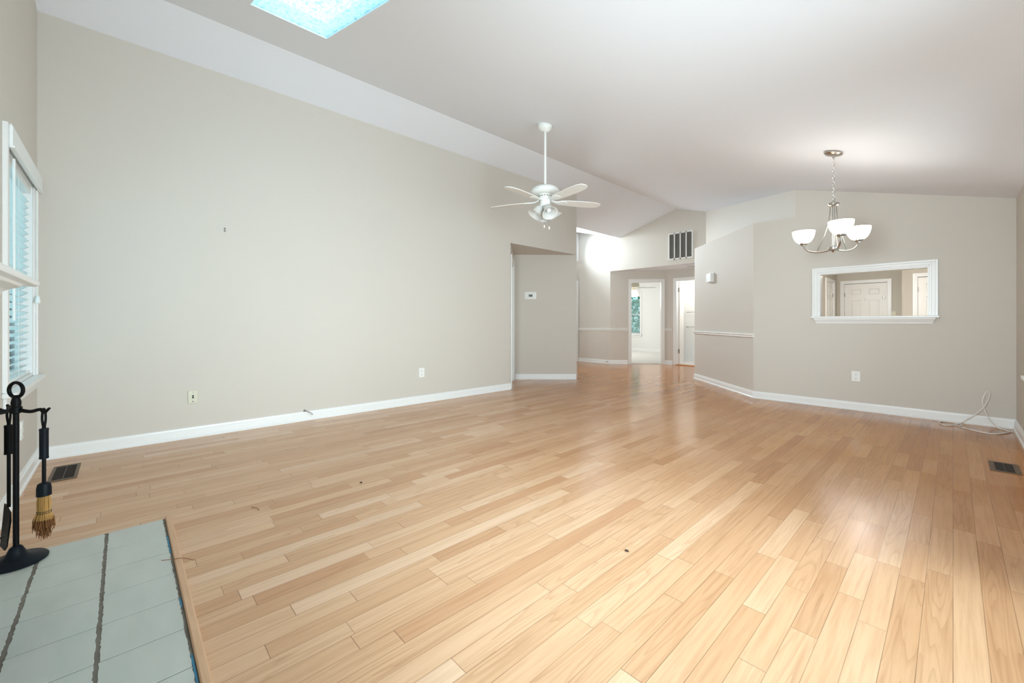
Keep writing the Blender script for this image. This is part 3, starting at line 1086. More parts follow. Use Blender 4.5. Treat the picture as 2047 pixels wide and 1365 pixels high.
# ------------------------------------------------------------------ pass-through casing
pr = MB()
jt = 0.012
for xa in (PX0, PX1 - jt):
    pr.box((xa, YB - 0.0, PZ0), (xa + jt, YB + 0.12, PZ1))
pr.box((PX0 + jt, YB, PZ1 - jt), (PX1 - jt, YB + 0.12, PZ1))
pt = struct(pr.build('trim_5', M_trim, smooth=0))
c_ = MB()
cw = 0.068
for w0, w1, h in ((0.0, 0.018, 0.012), (0.018, 0.046, 0.017), (0.046, cw, 0.024)):
    c_.box((PX0 - w1, YB - h, PZ0), (PX0 - w0, YB, PZ1 + w1))
    c_.box((PX1 + w0, YB - h, PZ0), (PX1 + w1, YB, PZ1 + w1))
    c_.box((PX0 - w0, YB - h, PZ1 + w0), (PX1 + w0, YB, PZ1 + w1))
c_.build('casing', M_trim, pt, smooth=0, bevel=0.002)
c_ = MB()
c_.box((PX0 - cw - 0.012, YB - 0.045, PZ0 - 0.024), (PX1 + cw + 0.012, YB + 0.13, PZ0))
c_.build('sill', M_trim, pt, smooth=0, bevel=0.006)
c_ = MB()
pf = [(0, PZ0 - 0.024), (0.030, PZ0 - 0.024), (0.032, PZ0 - 0.040), (0.024, PZ0 - 0.046), (0.018, PZ0 - 0.062), (0.012, PZ0 - 0.074), (0.010, PZ0 - 0.088), (0, PZ0 - 0.090)]
rings = []
for xx, k in ((PX0 - 0.030, 1), (PX1 + 0.030, -1)):
    rings.append([(xx - k * (o * 0.9 - 0.01), YB - o, z) for o, z in pf])
c_.loops(rings)
c_.build('apron', M_trim, pt, smooth=0)


# ------------------------------------------------------------------ outlets and wall devices
def outlet(label, loc, rz, group=None):
    """duplex outlet; local +Y points into the room"""
    r = thing('power_outlet', label, 'outlet', loc, rz, group)
    m = MB()
    m.box((-0.040, 0, -0.060), (0.040, 0.007, 0.060))
    m.build('cover_plate', M_plastic, r, smooth=0, bevel=0.004, local=True)
    for zc in (0.024, -0.024):
        m = MB()
        pts = []
        for k in range(20):
            a_ = 2 * PI * k / 20
            pts.append((max(-0.0165, min(0.0165, 0.0185 * math.cos(a_))), zc + 0.0145 * math.sin(a_)))
        m.loops([[(x, 0.0065, z) for x, z in pts], [(x, 0.009, z) for x, z in pts]])
        rc = m.build('receptacle', M_plastic, r, smooth=0, local=True)
        m = MB()
        m.box((-0.0075, 0.0085, zc - 0.002), (-0.005, 0.0094, zc + 0.008))
        m.box((0.005, 0.0085, zc - 0.001), (0.0075, 0.0094, zc + 0.007))
        m.lathe([(0, 0), (0.003, 0), (0.003, 0.0009), (0, 0.0009)], Matrix.Translation((0, 0.0085, zc - 0.0075)) @ Matrix.Rotation(-PI / 2, 4, 'X'), 10)
        m.build('slots', M_hole, rc, smooth=0, local=True)
    m = MB()
    m.lathe([(0, 0), (0.0035, 0), (0.003, 0.0012), (0, 0.0015)], Matrix.Translation((0, 0.007, 0)) @ Matrix.Rotation(-PI / 2, 4, 'X'), 10)
    m.build('screw', M_plastic, r, local=True)
    return r


o1 = outlet('white duplex outlet low on the wall beneath the pass-through', (-0.787, YB, 0.40), PI)
for lb, lc, rz in (('small white duplex outlet on the long left wall, near the recess', (XL, 2.81, 0.39), -PI / 2),
                   ('white outlet on the wall below the blinds, just behind the fire tool stand', (-4.02, YF, 0.36), 0),
                   ('tiny outlet low on the white bathroom wall', (-4.565, 10.75, 0.26), PI)):
    o_ = copy_tree(o1)
    o_['label'] = lb
    o_.location = lc
    o_.rotation_euler = (0, 0, rz)

jk = thing('cable_jack', 'ivory wall plate with two dark jacks on the left wall', 'wall plate', (XL, 0.46, 0.366), -PI / 2)
m = MB()
m.box((-0.036, 0, -0.058), (0.036, 0.007, 0.058))
m.build('cover_plate', M_ivory, jk, smooth=0, bevel=0.004, local=True)
for z in (0.010, -0.006, -0.040):
    m = MB()
    rr = 0.007 if z > -0.03 else 0.004
    m.lathe([(rr, 0), (rr, 0.004), (rr * 0.5, 0.005), (0, 0.005)], Matrix.Translation((0, 0.007, z)) @ Matrix.Rotation(-PI / 2, 4, 'X'), 12)
    m.build('jack' if z > -0.03 else 'screw', M_hole, jk, local=True)
m = MB()
m.lathe([(0.004, 0), (0.003, 0.002), (0, 0.002)], Matrix.Translation((0, 0.007, 0.042)) @ Matrix.Rotation(-PI / 2, 4, 'X'), 10)
m.build('screw', M_steel, jk, local=True)

# two-pin picture hook high on the left wall
hk = MB()
for z in (0.012, -0.010):
    hk.lathe([(0.0, 0), (0.0075, 0), (0.0075, 0.005), (0.003, 0.008), (0.003, 0.014), (0, 0.015)], Matrix.Translation((XL, 0.70, 1.91 + z)) @ Matrix.Rotation(PI / 2, 4, 'Y'), 12)
tag(hk.build('wall_anchor', M_steel), 'tiny dark two-pin wall anchor alone high on the long left wall', 'anchor')

# coax stub at the baseboard
cs = thing('cable_stub', 'short cut cable end poking out above the left baseboard', 'cable', (XL, 1.40, 0.098))
m = MB()
m.lathe([(0.0, 0), (0.012, 0), (0.012, 0.008), (0.007, 0.012), (0.007, 0.022), (0, 0.022)], Matrix.Translation((XL, 1.40, 0.105)) @ Matrix.Rotation(PI / 2, 4, 'Y'), 12)
m.build('grommet', M_louvre, cs)
m = MB()
m.tube(spline([(XL + 0.015, 1.40, 0.105), (XL + 0.045, 1.42, 0.100), (XL + 0.065, 1.45, 0.080), (XL + 0.062, 1.46, 0.062)], 6), 0.004, 8)
m.build('wire', M_steel, cs)

# thermostat on the recess wall
tn = Vector((0.729, -0.6846, 0)) * 1.0
ang = math.atan2(tn.y, tn.x) - PI / 2
tdir = (Vector((XL, 6.03, 0)) - Vector(P_dg + (0,))).normalized()
tp = Vector(P_dg + (0,)) + tdir * 0.305
nrm = Vector((tdir.y, -tdir.x, 0))
th_ = thing('thermostat', 'white thermostat with a small dark screen on the recess wall', 'thermostat', (tp.x, tp.y, 1.525), math.atan2(nrm.y, nrm.x) - PI / 2)
m = MB()


def rrect(w, h, r, n=6):
    out = []
    for cx_, cz_, a0 in ((w - r, h - r, 0), (-w + r, h - r, PI / 2), (-w + r, -h + r, PI), (w - r, -h + r, 1.5 * PI)):
        for k in range(n + 1):
            a_ = a0 + PI / 2 * k / n
            out.append((cx_ + r * math.cos(a_), cz_ + r * math.sin(a_)))
    return out


pts = rrect(0.105, 0.067, 0.028)
m.loops([[(x, 0, z) for x, z in pts], [(x, 0.010, z) for x, z in pts]])
m.build('wall_plate', M_plastic, th_, local=True, bevel=0.002)
m = MB()
pts = rrect(0.080, 0.055, 0.020)
p2 = rrect(0.072, 0.047, 0.018)
m.loops([[(x, 0.009, z) for x, z in pts], [(x, 0.024, z) for x, z in pts], [(x, 0.029, z) for x, z in p2]])
m.build('body', M_plastic, th_, local=True)
m = MB()
m.box((-0.036, 0.028, -0.022), (0.034, 0.0305, 0.020))
m.build('screen', M_screen, th_, smooth=0, local=True)
for k in range(2):
    m = MB()
    m.box((-0.062 , 0.028, -0.015 + k * 0.02), (-0.048, 0.031, -0.003 + k * 0.02))
    m.build('button', M_plastic, th_, smooth=0, local=True)

# door chime on the angled wall
dg = (Vector((-3.27, 7.70, 0)) - Vector((-1.88, YB, 0))).normalized()
cp = Vector((-1.88, YB, 0)) + dg * 1.265
cn = Vector((-dg.y, dg.x, 0))
if cn.dot(Vector((-4, 5, 0)) - cp) < 0:
    cn = -cn
dc = thing('door_chime', 'small white chime box on the angled wall above the chair rail', 'chime', (cp.x, cp.y, 1.785), math.atan2(cn.y, cn.x) - PI / 2)
m = MB()
m.box((-0.095, 0, -0.078), (0.095, 0.012, 0.082))
m.build('back_plate', M_plastic, dc, smooth=0, bevel=0.003, local=True)
m = MB()
m.box((-0.085, 0.012, -0.072), (0.085, 0.058, 0.074))
m.build('cover', M_plastic, dc, smooth=0, bevel=0.006, local=True)

# spring door stop on the far baseboard
m = MB()
m.lathe([(0, 0), (0.013, 0), (0.013, 0.006), (0.006, 0.010), (0.006, 0.055), (0.011, 0.057), (0.011, 0.070), (0, 0.072)], Matrix.Translation((-5.93, YH - 0.014, 0.055)) @ Matrix.Rotation(PI / 2, 4, 'X'), 12)
tag(m.build('door_stop', M_steel), 'tiny metal door stop sticking out of the far hall baseboard', 'door stop')

# light switch in the foyer
ls = thing('light_switch', 'beige light switch plate beside the foyer door', 'switch', (-0.965, 13.3, 1.235), PI)
m = MB()
m.box((-0.040, 0, -0.060), (0.040, 0.006, 0.060))
m.build('cover_plate', M_ivory, ls, smooth=0, bevel=0.003, local=True)
m = MB()
m.box((-0.005, 0.006, -0.004), (0.005, 0.020, 0.012))
m.build('toggle', M_ivory, ls, smooth=0, local=True)

# return air grille high on the far wall
vg = thing('return_air_grille', 'large white framed return air grille with four dark panels, high on the far wall', 'vent', (-4.068, YH, 2.42))
gx0, gx1, gz0, gz1 = -4.345, -3.795, 2.42, 3.01
m = MB()
fw = 0.028
ncol = 4
bars = [gx0 + (gx1 - gx0 - fw) * k / ncol for k in range(ncol + 1)]
for bx_ in bars:
    m.box((bx_, YH - 0.016, gz0), (bx_ + (fw if bx_ in (bars[0], bars[-1]) else 0.022), YH, gz1))
for z in (gz0, gz1 - fw):
    m.box((gx0 + fw, YH - 0.016, z), (gx1 - fw, YH, z + fw))
m.build('frame', M_ventw, vg, smooth=0)
for k in range(ncol):
    m = MB()
    xa, xb = bars[k] + 0.022, bars[k + 1]
    m.box((xa, YH - 0.003, gz0 + fw), (xb, YH - 0.001, gz1 - fw), 1)
    nl = 34
    for j in range(nl):
        z = gz0 + fw + (gz1 - gz0 - 2 * fw) * (j + 0.5) / nl
        m.obox((xa, YH - 0.011, z - 0.005), (xb - xa, 0, 0), (0, 0.008, 0.008), (0, 0.0008, -0.0008))
    m.build('louvre_panel', [M_louvre, M_ventdk], vg, smooth=0)
# small register in the alcove ceiling
cv = thing('ceiling_register', 'small pale register in the low alcove ceiling by the bathroom door', 'vent', (-3.98, 9.30, 2.31))
m = MB()
m.box((-4.12, 9.23, 2.302), (-3.84, 9.37, 2.31))
m.build('frame', M_ventw, cv, smooth=0, bevel=0.002)
m = MB()
for k in range(7):
    m.box((-4.10 + k * 0.037, 9.245, 2.3005), (-4.085 + k * 0.037, 9.355, 2.3025))
m.build('slots', M_louvre, cv, smooth=0)


# floor registers
def floor_register(label, cx_, cy_, w, h):
    r = thing('floor_register', label, 'vent', (cx_, cy_, 0))
    m = MB()
    fr = 0.028
    for a_, b_ in (((cx_ - w / 2, cy_ - h / 2), (cx_ + w / 2, cy_ - h / 2 + fr * 0.6)), ((cx_ - w / 2, cy_ + h / 2 - fr * 0.6), (cx_ + w / 2, cy_ + h / 2)),
                   ((cx_ - w / 2, cy_ - h / 2 + fr * 0.6), (cx_ - w / 2 + fr, cy_ + h / 2 - fr * 0.6)), ((cx_ + w / 2 - fr, cy_ - h / 2 + fr * 0.6), (cx_ + w / 2, cy_ + h / 2 - fr * 0.6))):
        m.box(a_ + (0.0,), b_ + (0.005,))
    m.build('frame', M_bronze, r, smooth=0, bevel=0.001)
    m = MB()
    long_x = w > h
    x0_, x1_, y0_, y1_ = cx_ - w / 2 + fr, cx_ + w / 2 - fr, cy_ - h / 2 + fr * 0.6, cy_ + h / 2 - fr * 0.6
    m.box((x0_, y0_, 0.0003), (x1_, y1_, 0.001), 1)
    nl = 14
    for k in range(nl):
        if long_x:
            xx = x0_ + (x1_ - x0_) * (k + 0.5) / nl
            m.box((xx - 0.003, y0_, 0.001), (xx + 0.003, y1_, 0.004))
        else:
            yy = y0_ + (y1_ - y0_) * (k + 0.5) / nl
            m.box((x0_, yy - 0.003, 0.001), (x1_, yy + 0.003, 0.004))
    m.box(((x0_ + x1_) / 2 - (0.003 if not long_x else 99), y0_, 0.001), ((x0_ + x1_) / 2 + 0.003, y1_, 0.0045)) if not long_x else m.box((x0_, (y0_ + y1_) / 2 - 0.003, 0.001), (x1_, (y0_ + y1_) / 2 + 0.003, 0.0045))
    m.build('grate', [M_grate, M_hole], r, smooth=0)


floor_register('brown metal floor register in front of the left corner, behind the hearth', -4.205, -0.293, 0.40, 0.135)
floor_register('brown metal floor register near the right wall, below the white cable', 0.251, 4.59, 0.145, 0.29)

# white cable looped in the right corner
cpts = [(0.37, 6.10, 0.010), (0.278, 5.90, 0.005), (0.185, 5.895, 0.005), (0.09, 5.985, 0.005), (0.040, 6.055, 0.005), (0.060, 6.14, 0.005), (0.034, 6.22, 0.005),
        (-0.037, 6.25, 0.005), (-0.088, 6.21, 0.005), (-0.095, 6.10, 0.005), (-0.062, 6.02, 0.005), (-0.013, 6.06, 0.007), (0.05, 6.17, 0.020),
        (0.101, 6.22, 0.065), (0.153, 6.235, 0.112), (0.208, 6.25, 0.193), (0.241, 6.26, 0.276), (0.248, 6.262, 0.335), (0.229, 6.268, 0.345),
        (0.208, 6.265, 0.288), (0.203, 6.262, 0.227), (0.220, 6.256, 0.148), (0.256, 6.25, 0.056), (0.30, 6.22, 0.010), (0.345, 6.17, 0.005), (0.385, 6.12, 0.006)]
m = MB()
m.tube(spline(cpts, 8), 0.0052, 8)
tag(m.build('coaxial_cable', M_cable), 'white cable loosely looped on the floor and up the wall in the right corner', 'cable')

# debris on the boards
for lb, pts in (('dark red twig lying alone on the pale boards beyond the hearth', [(-2.70, 0.525, 0.004), (-2.665, 0.537, 0.006), (-2.645, 0.548, 0.004), (-2.62, 0.547, 0.003)]),
                ('thin dry twig lying across the hearth edging strip', [(-2.33, 0.12, 0.016), (-2.30, 0.16, 0.019), (-2.285, 0.19, 0.018), (-2.26, 0.225, 0.006)])):
    m = MB()
    m.tube(spline(pts, 5), 0.0014, 6)
    tag(m.build('twig', M_twig), lb, 'twig')
for lb, x, y in (('dark crumb of debris on the boards midway to the left wall', -2.624, 1.124), ('black crumb of debris in the middle of the foreground boards', -1.014, 1.667)):
    m = MB()
    m.lathe([(0.0, 0.0), (0.006, 0.001), (0.007, 0.004), (0.004, 0.007), (0, 0.008)], Matrix.Translation((x, y, 0)) @ Matrix.Scale(1.5, 4, (1, 0, 0)), 9)
    tag(m.build('debris_crumb', M_speck), lb, 'debris')

# ------------------------------------------------------------------ hearth and mantel
HX0, HX1, HY1 = -2.838, -1.07, 0.156
he = thing('hearth', 'pale green tiled hearth with a raised oak edging strip', 'hearth', (-1.95, -0.15, 0))
m = MB()
m.box((HX0, YF, 0.0), (HX1, HY1 + 0.006, 0.0056))
m.build('grout', M_grout, he, smooth=0)
m = MB()
px_, py_ = 0.2125, 0.2125
rnd = random.Random(3)
for i in range(9):
    for j in range(3):
        xa, xb = HX0 + i * px_ + 0.0021, HX0 + (i + 1) * px_ - 0.0021
        y1_ = HY1 - 0.004 - j * py_ - (0.004 if j else 0)
        y0_ = max(HY1 - (j + 1) * py_ + 0.004, YF + 0.001)
        if xb > HX1:
            xb = HX1
        if xb - xa < 0.02:
            continue
        nn_ = 18
        near = [(xa + (xb - xa) * k / nn_, y1_ + rnd.uniform(-0.0022, 0.0022)) for k in range(nn_ + 1)]
        far = [(xb - (xb - xa) * k / nn_, y0_ + rnd.uniform(-0.0022, 0.0022)) for k in range(nn_ + 1)]
        m.prism(near + far, 0.0, 0.007)
m.build('tiles', M_tile, he, smooth=0, bevel=0.0006, bseg=1)
m = MB()
m.loops([[(x, HY1 + 0.005 + o, z) for o, z in ((0, 0), (0.0, 0.012), (0.004, 0.015), (0.022, 0.013), (0.027, 0.008), (0.027, 0))] for x in (HX0 - 0.004, HX1)])
m.build('edging_strip', M_strip, he, smooth=0)
for xa, xb in ((-2.60, -2.40), (-1.98, -1.92), (-1.62, -1.30)):
    m = MB()
    m.box((xa, HY1 - 0.003, 0.0057), (xb, HY1 + 0.002, 0.0075))
    m.build('masking_tape', M_tape, he, smooth=0)

fm = thing('fireplace_mantel', 'white mantel with a dentil band jutting in at the left edge', 'mantel', (-1.95, YF, 0))
MX0, MX1 = -2.71, -1.19
prof = [(0.175, 1.222), (0.200, 1.222), (0.207, 1.214), (0.207, 1.203), (0.200, 1.195), (0.185, 1.193)]


def mantel_band(name, steps, ext, mat=M_trim):
    """steps: (projection from wall, z); each ring is a U round the two ends"""
    mb = MB()
    rings = []
    for o, z in steps:
        e = o - ext
        rings.append([(MX0 + 0.245 - e, YF, z), (MX0 + 0.245 - e, YF + o, z), (MX1 - 0.245 + e, YF + o, z), (MX1 - 0.245 + e, YF, z)])
    mb.loops(rings)
    return mb.build(name, mat, fm, smooth=35)


# shelf is set so that its left end is MX0
mb = MB()
sh = [(0.0, 1.192), (0.0, 1.222)]
so = [(0.196, 1.192), (0.204, 1.196), (0.207, 1.204), (0.207, 1.212), (0.203, 1.219), (0.196, 1.222)]
rings = []
for o, z in so:
    k = o - 0.207
    rings.append([(MX0 - k, YF, z), (MX0 - k, YF + o, z), (MX1 + k, YF + o, z), (MX1 + k, YF, z)])
mb.loops(rings)
mb.build('shelf', M_trim, fm, smooth=35)
mantel_band('cornice', [(0.118, 1.140), (0.128, 1.146), (0.132, 1.156), (0.140, 1.162), (0.152, 1.170), (0.170, 1.177), (0.178, 1.184), (0.180, 1.192)], 0.105)
mantel_band('frieze_moulding', [(0.100, 1.102), (0.116, 1.104), (0.120, 1.110), (0.108, 1.116), (0.108, 1.132), (0.122, 1.134), (0.124, 1.140)], 0.105)
m = MB()
xx = MX0 + 0.250
while xx < MX1 - 0.25:
    m.box((xx, YF + 0.104, 1.1165), (xx + 0.007, YF + 0.118, 1.1315))
    xx += 0.0125
m.build('dentil_band', M_trim, fm, smooth=0)
m = MB()
m.box((MX0 + 0.27, YF, 0.93), (MX1 - 0.27, YF + 0.050, 1.102))
m.build('header_panel', M_trim, fm, smooth=0, bevel=0.003)
for xa in (MX0 + 0.27, MX1 - 0.27 - 0.13):
    m = MB()
    m.box((xa, YF, 0.007), (xa + 0.13, YF + 0.050, 0.93))
    m.box((xa - 0.01, YF, 0.007), (xa + 0.14, YF + 0.060, 0.12))
    m.build('pilaster', M_trim, fm, smooth=0, bevel=0.003)
m = MB()
for a_, b_ in (((MX0 + 0.40, 0.007), (MX0 + 0.50, 0.93)), ((MX1 - 0.50, 0.007), (MX1 - 0.40, 0.93)), ((MX0 + 0.50, 0.75), (MX1 - 0.50, 0.93))):
    m.box((a_[0], YF, a_[1]), (b_[0], YF + 0.02, b_[1]))
m.build('tile_surround', M_tile, fm, smooth=0)
m = MB()
m.box((MX0 + 0.50, YF, 0.007), (MX1 - 0.50, YF + 0.010, 0.75))  # flat black panel in place of a hollow firebox
m.build('firebox_black_panel', M_firebox, fm, smooth=0)

# ------------------------------------------------------------------ fire tools
FR = Vector((math.cos(YAW), math.sin(YAW), 0))
FF = Vector((-math.sin(YAW), math.cos(YAW), 0))
SX, SY, S0 = -2.755, -0.335, 0.007
base = Vector((SX, SY, S0))
st = thing('fire_tool_stand', 'black iron fire tool stand with ring top and oval foot on the hearth', 'tool stand', (SX, SY, S0))
T = Matrix.Translation(base)
m = MB()
m.lathe([(0, 0), (0.088, 0), (0.095, 0.004), (0.096, 0.010), (0.090, 0.016), (0.046, 0.024), (0.034, 0.034), (0.026, 0.052), (0.020, 0.066), (0.015, 0.072), (0, 0.072)], T, 40)
m.build('base', M_ironb, st)
m = MB()
m.lathe([(0.0095, 0.066), (0.0095, 0.655), (0, 0.655)], T, 14)
m.build('pole', M_iron, st)
m = MB()
m.lathe([(0.010, 0.640), (0.019, 0.645), (0.019, 0.668), (0.015, 0.672), (0.016, 0.690), (0.011, 0.712), (0.007, 0.720), (0, 0.720)], T, 16)
m.build('hub', M_iron, st)
m = MB()
pts = []
for k in range(32):
    a_ = 2 * PI * k / 32
    pts.append(base + FR * 0.0300 * math.cos(a_) + Vector((0, 0, 0.742 + 0.0315 * math.sin(a_))))
m.tube(pts, 0.0068, 10, cyclic=True)
m.build('ring', M_iron, st)
HZ = 0.652
hooks = {}
for k, ang_ in enumerate((0, 128, 150, 172)):
    a_ = math.radians(ang_)
    dr = FR * math.cos(a_) + FF * math.sin(a_)
    L = (0.120, 0.10, 0.12, 0.12)[k]
    if k == 1:
        continue
    pts = [base + dr * (L * s_) + Vector((0, 0, HZ + h_)) for s_, h_ in ((0.05, 0.006), (0.30, 0.000), (0.55, -0.002), (0.78, 0.005), (0.90, 0.006), (0.97, -0.004), (1.04, -0.006), (1.14, 0.006), (1.20, 0.012))]
    m = MB()
    m.tube(spline(pts, 4), [0.0085 * (1 - 0.45 * i / 32) for i in range(33)], 10)
    m.build('hook_arm', M_iron, st)
    hooks[ang_] = base + dr * L + Vector((0, 0, HZ - 0.002))
# near arm that leaves the frame
a_ = math.radians(240)
dr = FR * math.cos(a_) + FF * math.sin(a_)
m = MB()
m.tube(spline([base + dr * (0.12 * s_) + Vector((0, 0, HZ + h_)) for s_, h_ in ((0.05, 0.006), (0.30, 0.0), (0.55, -0.002), (0.78, 0.005), (0.90, 0.006), (0.97, -0.004), (1.04, -0.006), (1.14, 0.006), (1.20, 0.012))], 4), 0.007, 10)
m.build('hook_arm', M_iron, st)


def hang_loop(mb, h, w=0.010):
    pts = [h + FF * 0.0 + Vector((0, 0, 0)) + FR * x + Vector((0, 0, z)) for x, z in ((-0.002, -0.07), (-w * 0.8, -0.035), (-w * 0.6, -0.005), (0, 0.012), (w * 0.6, -0.005), (w * 0.7, -0.035), (0.002, -0.07))]
    mb.tube(spline(pts, 5), 0.0042, 8)


# broom
h = hooks[0]
br = thing('hearth_broom', 'hearth broom with straw bristles hanging from the right arm of the stand', 'broom', (h.x, h.y, 0.10))
m = MB()
hang_loop(m, h)
m.lathe([(0.0065, 0.30), (0.0065, 0.59), (0, 0.59)], Matrix.Translation((h.x, h.y, 0)), 12)
m.build('shaft', M_iron, br)
m = MB()
m.lathe([(0.0, 0.455), (0.0145, 0.455), (0.0150, 0.460), (0.0142, 0.466), (0.0142, 0.573), (0.0150, 0.579), (0.0145, 0.584), (0, 0.584)], Matrix.Translation((h.x, h.y, 0)), 18)
m.build('grip', M_ironb, br)
m = MB()
m.lathe([(0.0, 0.297), (0.0235, 0.297), (0.0230, 0.330), (0.020, 0.347), (0.010, 0.353), (0, 0.353)], Matrix.Translation((h.x, h.y, 0)), 20)
m.build('ferrule', M_ironb, br)
rnd = random.Random(11)
m = MB()
for k in range(260):
    a_, rr = rnd.uniform(0, 2 * PI), math.sqrt(rnd.random())
    dx, dy = math.cos(a_) * rr, math.sin(a_) * rr * 0.75
    zb = 0.102 + 0.060 * rnd.random() * (0.4 + rr) + 0.03 * rr * rr
    fl_ = rnd.uniform(0.9, 1.15)
    wv = rnd.uniform(-0.003, 0.003)

    def q(sc_, z, w=0):
        v_ = FR * (dx * sc_ + w) + FF * (dy * sc_)
        return Vector((h.x + v_.x, h.y + v_.y, z))
    p3 = [q(0.021, 0.300), q(0.0235, 0.265, wv), q(0.0225, 0.228), q(0.032 * fl_, 0.195, wv * 1.5), q(0.037 * fl_, 0.165, -wv), q(0.031 * fl_, zb, wv * 2.5)]
    m.tube(p3[:4], [0.0013, 0.0014, 0.0014, 0.0014], 4)
    m.tube(p3[3:], [0.0014, 0.0013, 0.0008], 4, mi=1)
m.build('bristles', [M_straw, M_straw2], br)
m = MB()
for z in (0.224, 0.231):
    m.tube([Vector((h.x, h.y, z)) + FR * 0.0245 * math.cos(2 * PI * j / 24) + FF * 0.020 * math.sin(2 * PI * j / 24) for j in range(24)], 0.0012, 6, cyclic=True)
m.build('binding', M_wire, br)

# shovel
h = hooks[150]
sv = thing('fire_shovel', 'black fire shovel hanging behind the pole at the left edge of the photo', 'shovel', (h.x, h.y, 0.05))
m = MB()
hang_loop(m, h)
m.lathe([(0.0062, 0.22), (0.0062, 0.59), (0, 0.59)], Matrix.Translation((h.x, h.y, 0)), 12)
m.build('shaft', M_iron, sv)
m = MB()
m.lathe([(0.0, 0.455), (0.0145, 0.455), (0.0150, 0.460), (0.0142, 0.466), (0.0142, 0.573), (0.0150, 0.579), (0.0145, 0.584), (0, 0.584)], Matrix.Translation((h.x, h.y, 0)), 18)
m.build('grip', M_iron, sv)
m = MB()
ra, rb = [], []
nx = Vector((math.cos(0.3), math.sin(0.3), 0))
ny = Vector((-nx.y, nx.x, 0))
outer = [(-0.018, 0.235), (0.018, 0.235), (0.040, 0.205), (0.046, 0.17), (0.046, 0.060), (0.038, 0.045), (-0.038, 0.045), (-0.046, 0.060), (-0.046, 0.17), (-0.040, 0.205)]
rings = []
for off in (0, 0.003):
    rings.append([Vector((h.x, h.y, 0)) + nx * x + ny * (off + 0.012 * (abs(x) / 0.046) ** 2 - 0.012 - 0.10 * max(0, 0.2 - z)) + Vector((0, 0, z)) for x, z in outer])
m.loops(rings)
m.build('blade', M_iron, sv, smooth=0)
# poker
h = hooks[172]
pk = thing('fire_poker', 'black poker with a side hook at the leftmost edge of the tool stand', 'poker', (h.x, h.y, 0.06))
m = MB()
hang_loop(m, h)
m.lathe([(0.0, 0.08), (0.003, 0.10), (0.0062, 0.13), (0.0062, 0.59), (0, 0.59)], Matrix.Translation((h.x, h.y, 0)), 12)
m.build('shaft', M_iron, pk)
m = MB()
m.lathe([(0.0, 0.455), (0.0145, 0.455), (0.0150, 0.460), (0.0142, 0.466), (0.0142, 0.573), (0.0150, 0.579), (0.0145, 0.584), (0, 0.584)], Matrix.Translation((h.x, h.y, 0)), 18)
m.build('grip', M_iron, pk)
m = MB()
m.tube(spline([Vector((h.x, h.y, 0.14)), Vector((h.x, h.y, 0.125)) - FF * 0.03 + FR * 0.03, Vector((h.x, h.y, 0.128)) - FF * 0.05 + FR * 0.08, Vector((h.x, h.y, 0.136)) - FF * 0.055 + FR * 0.11], 5), [0.006 * (1 - 0.5 * i / 15) for i in range(16)], 8)
m.build('side_hook', M_iron, pk)

# ------------------------------------------------------------------ ceiling fan
FX, FY = -3.085, 3.40
FZ = ceil_z(FX)
fan = thing('ceiling_fan', 'white five-blade ceiling fan on a long rod over the living room', 'ceiling fan', (FX, FY, FZ))
T = Matrix.Translation((FX, FY, 0))
tilt = Matrix.Translation((FX, FY, FZ)) @ Matrix.Rotation(math.atan(SR), 4, 'Y')
m = MB()
m.lathe([(0, 0.0), (0.074, 0.0), (0.078, -0.012), (0.075, -0.035), (0.062, -0.060), (0.045, -0.076), (0.030, -0.082), (0, -0.082)], tilt, 32)
m.build('canopy', M_fan, fan)
m = MB()
m.lathe([(0, 2.52), (0.0135, 2.52), (0.0135, FZ - 0.07), (0, FZ - 0.07)], T, 16)
m.build('downrod', M_fan, fan)
m = MB()
m.lathe([(0.0, 2.560), (0.022, 2.560), (0.026, 2.545), (0.070, 2.540), (0.112, 2.530), (0.142, 2.512), (0.156, 2.490), (0.156, 2.468), (0.140, 2.452), (0.100, 2.445), (0.070, 2.443), (0.066, 2.410), (0, 2.410)], T, 40)
m.build('motor_housing', M_fan, fan)
m = MB()
for k in range(14):
    a_ = 2 * PI * k / 14
    R_ = Matrix.Translation((FX, FY, 2.428)) @ Matrix.Rotation(a_, 4, 'Z')
    m.box((0.0655, -0.010, -0.006), (0.0685, 0.010, 0.006), M=R_)
m.build('vent_slots', M_louvre, fan, smooth=0)
m = MB()
m.lathe([(0, 2.412), (0.078, 2.412), (0.082, 2.404), (0.080, 2.396), (0.060, 2.392), (0.055, 2.380), (0.056, 2.335), (0.050, 2.320), (0.030, 2.312), (0.022, 2.290), (0.014, 2.280), (0, 2.280)], T, 32)
m.build('switch_housing', M_fan, fan)
BZ = 2.372
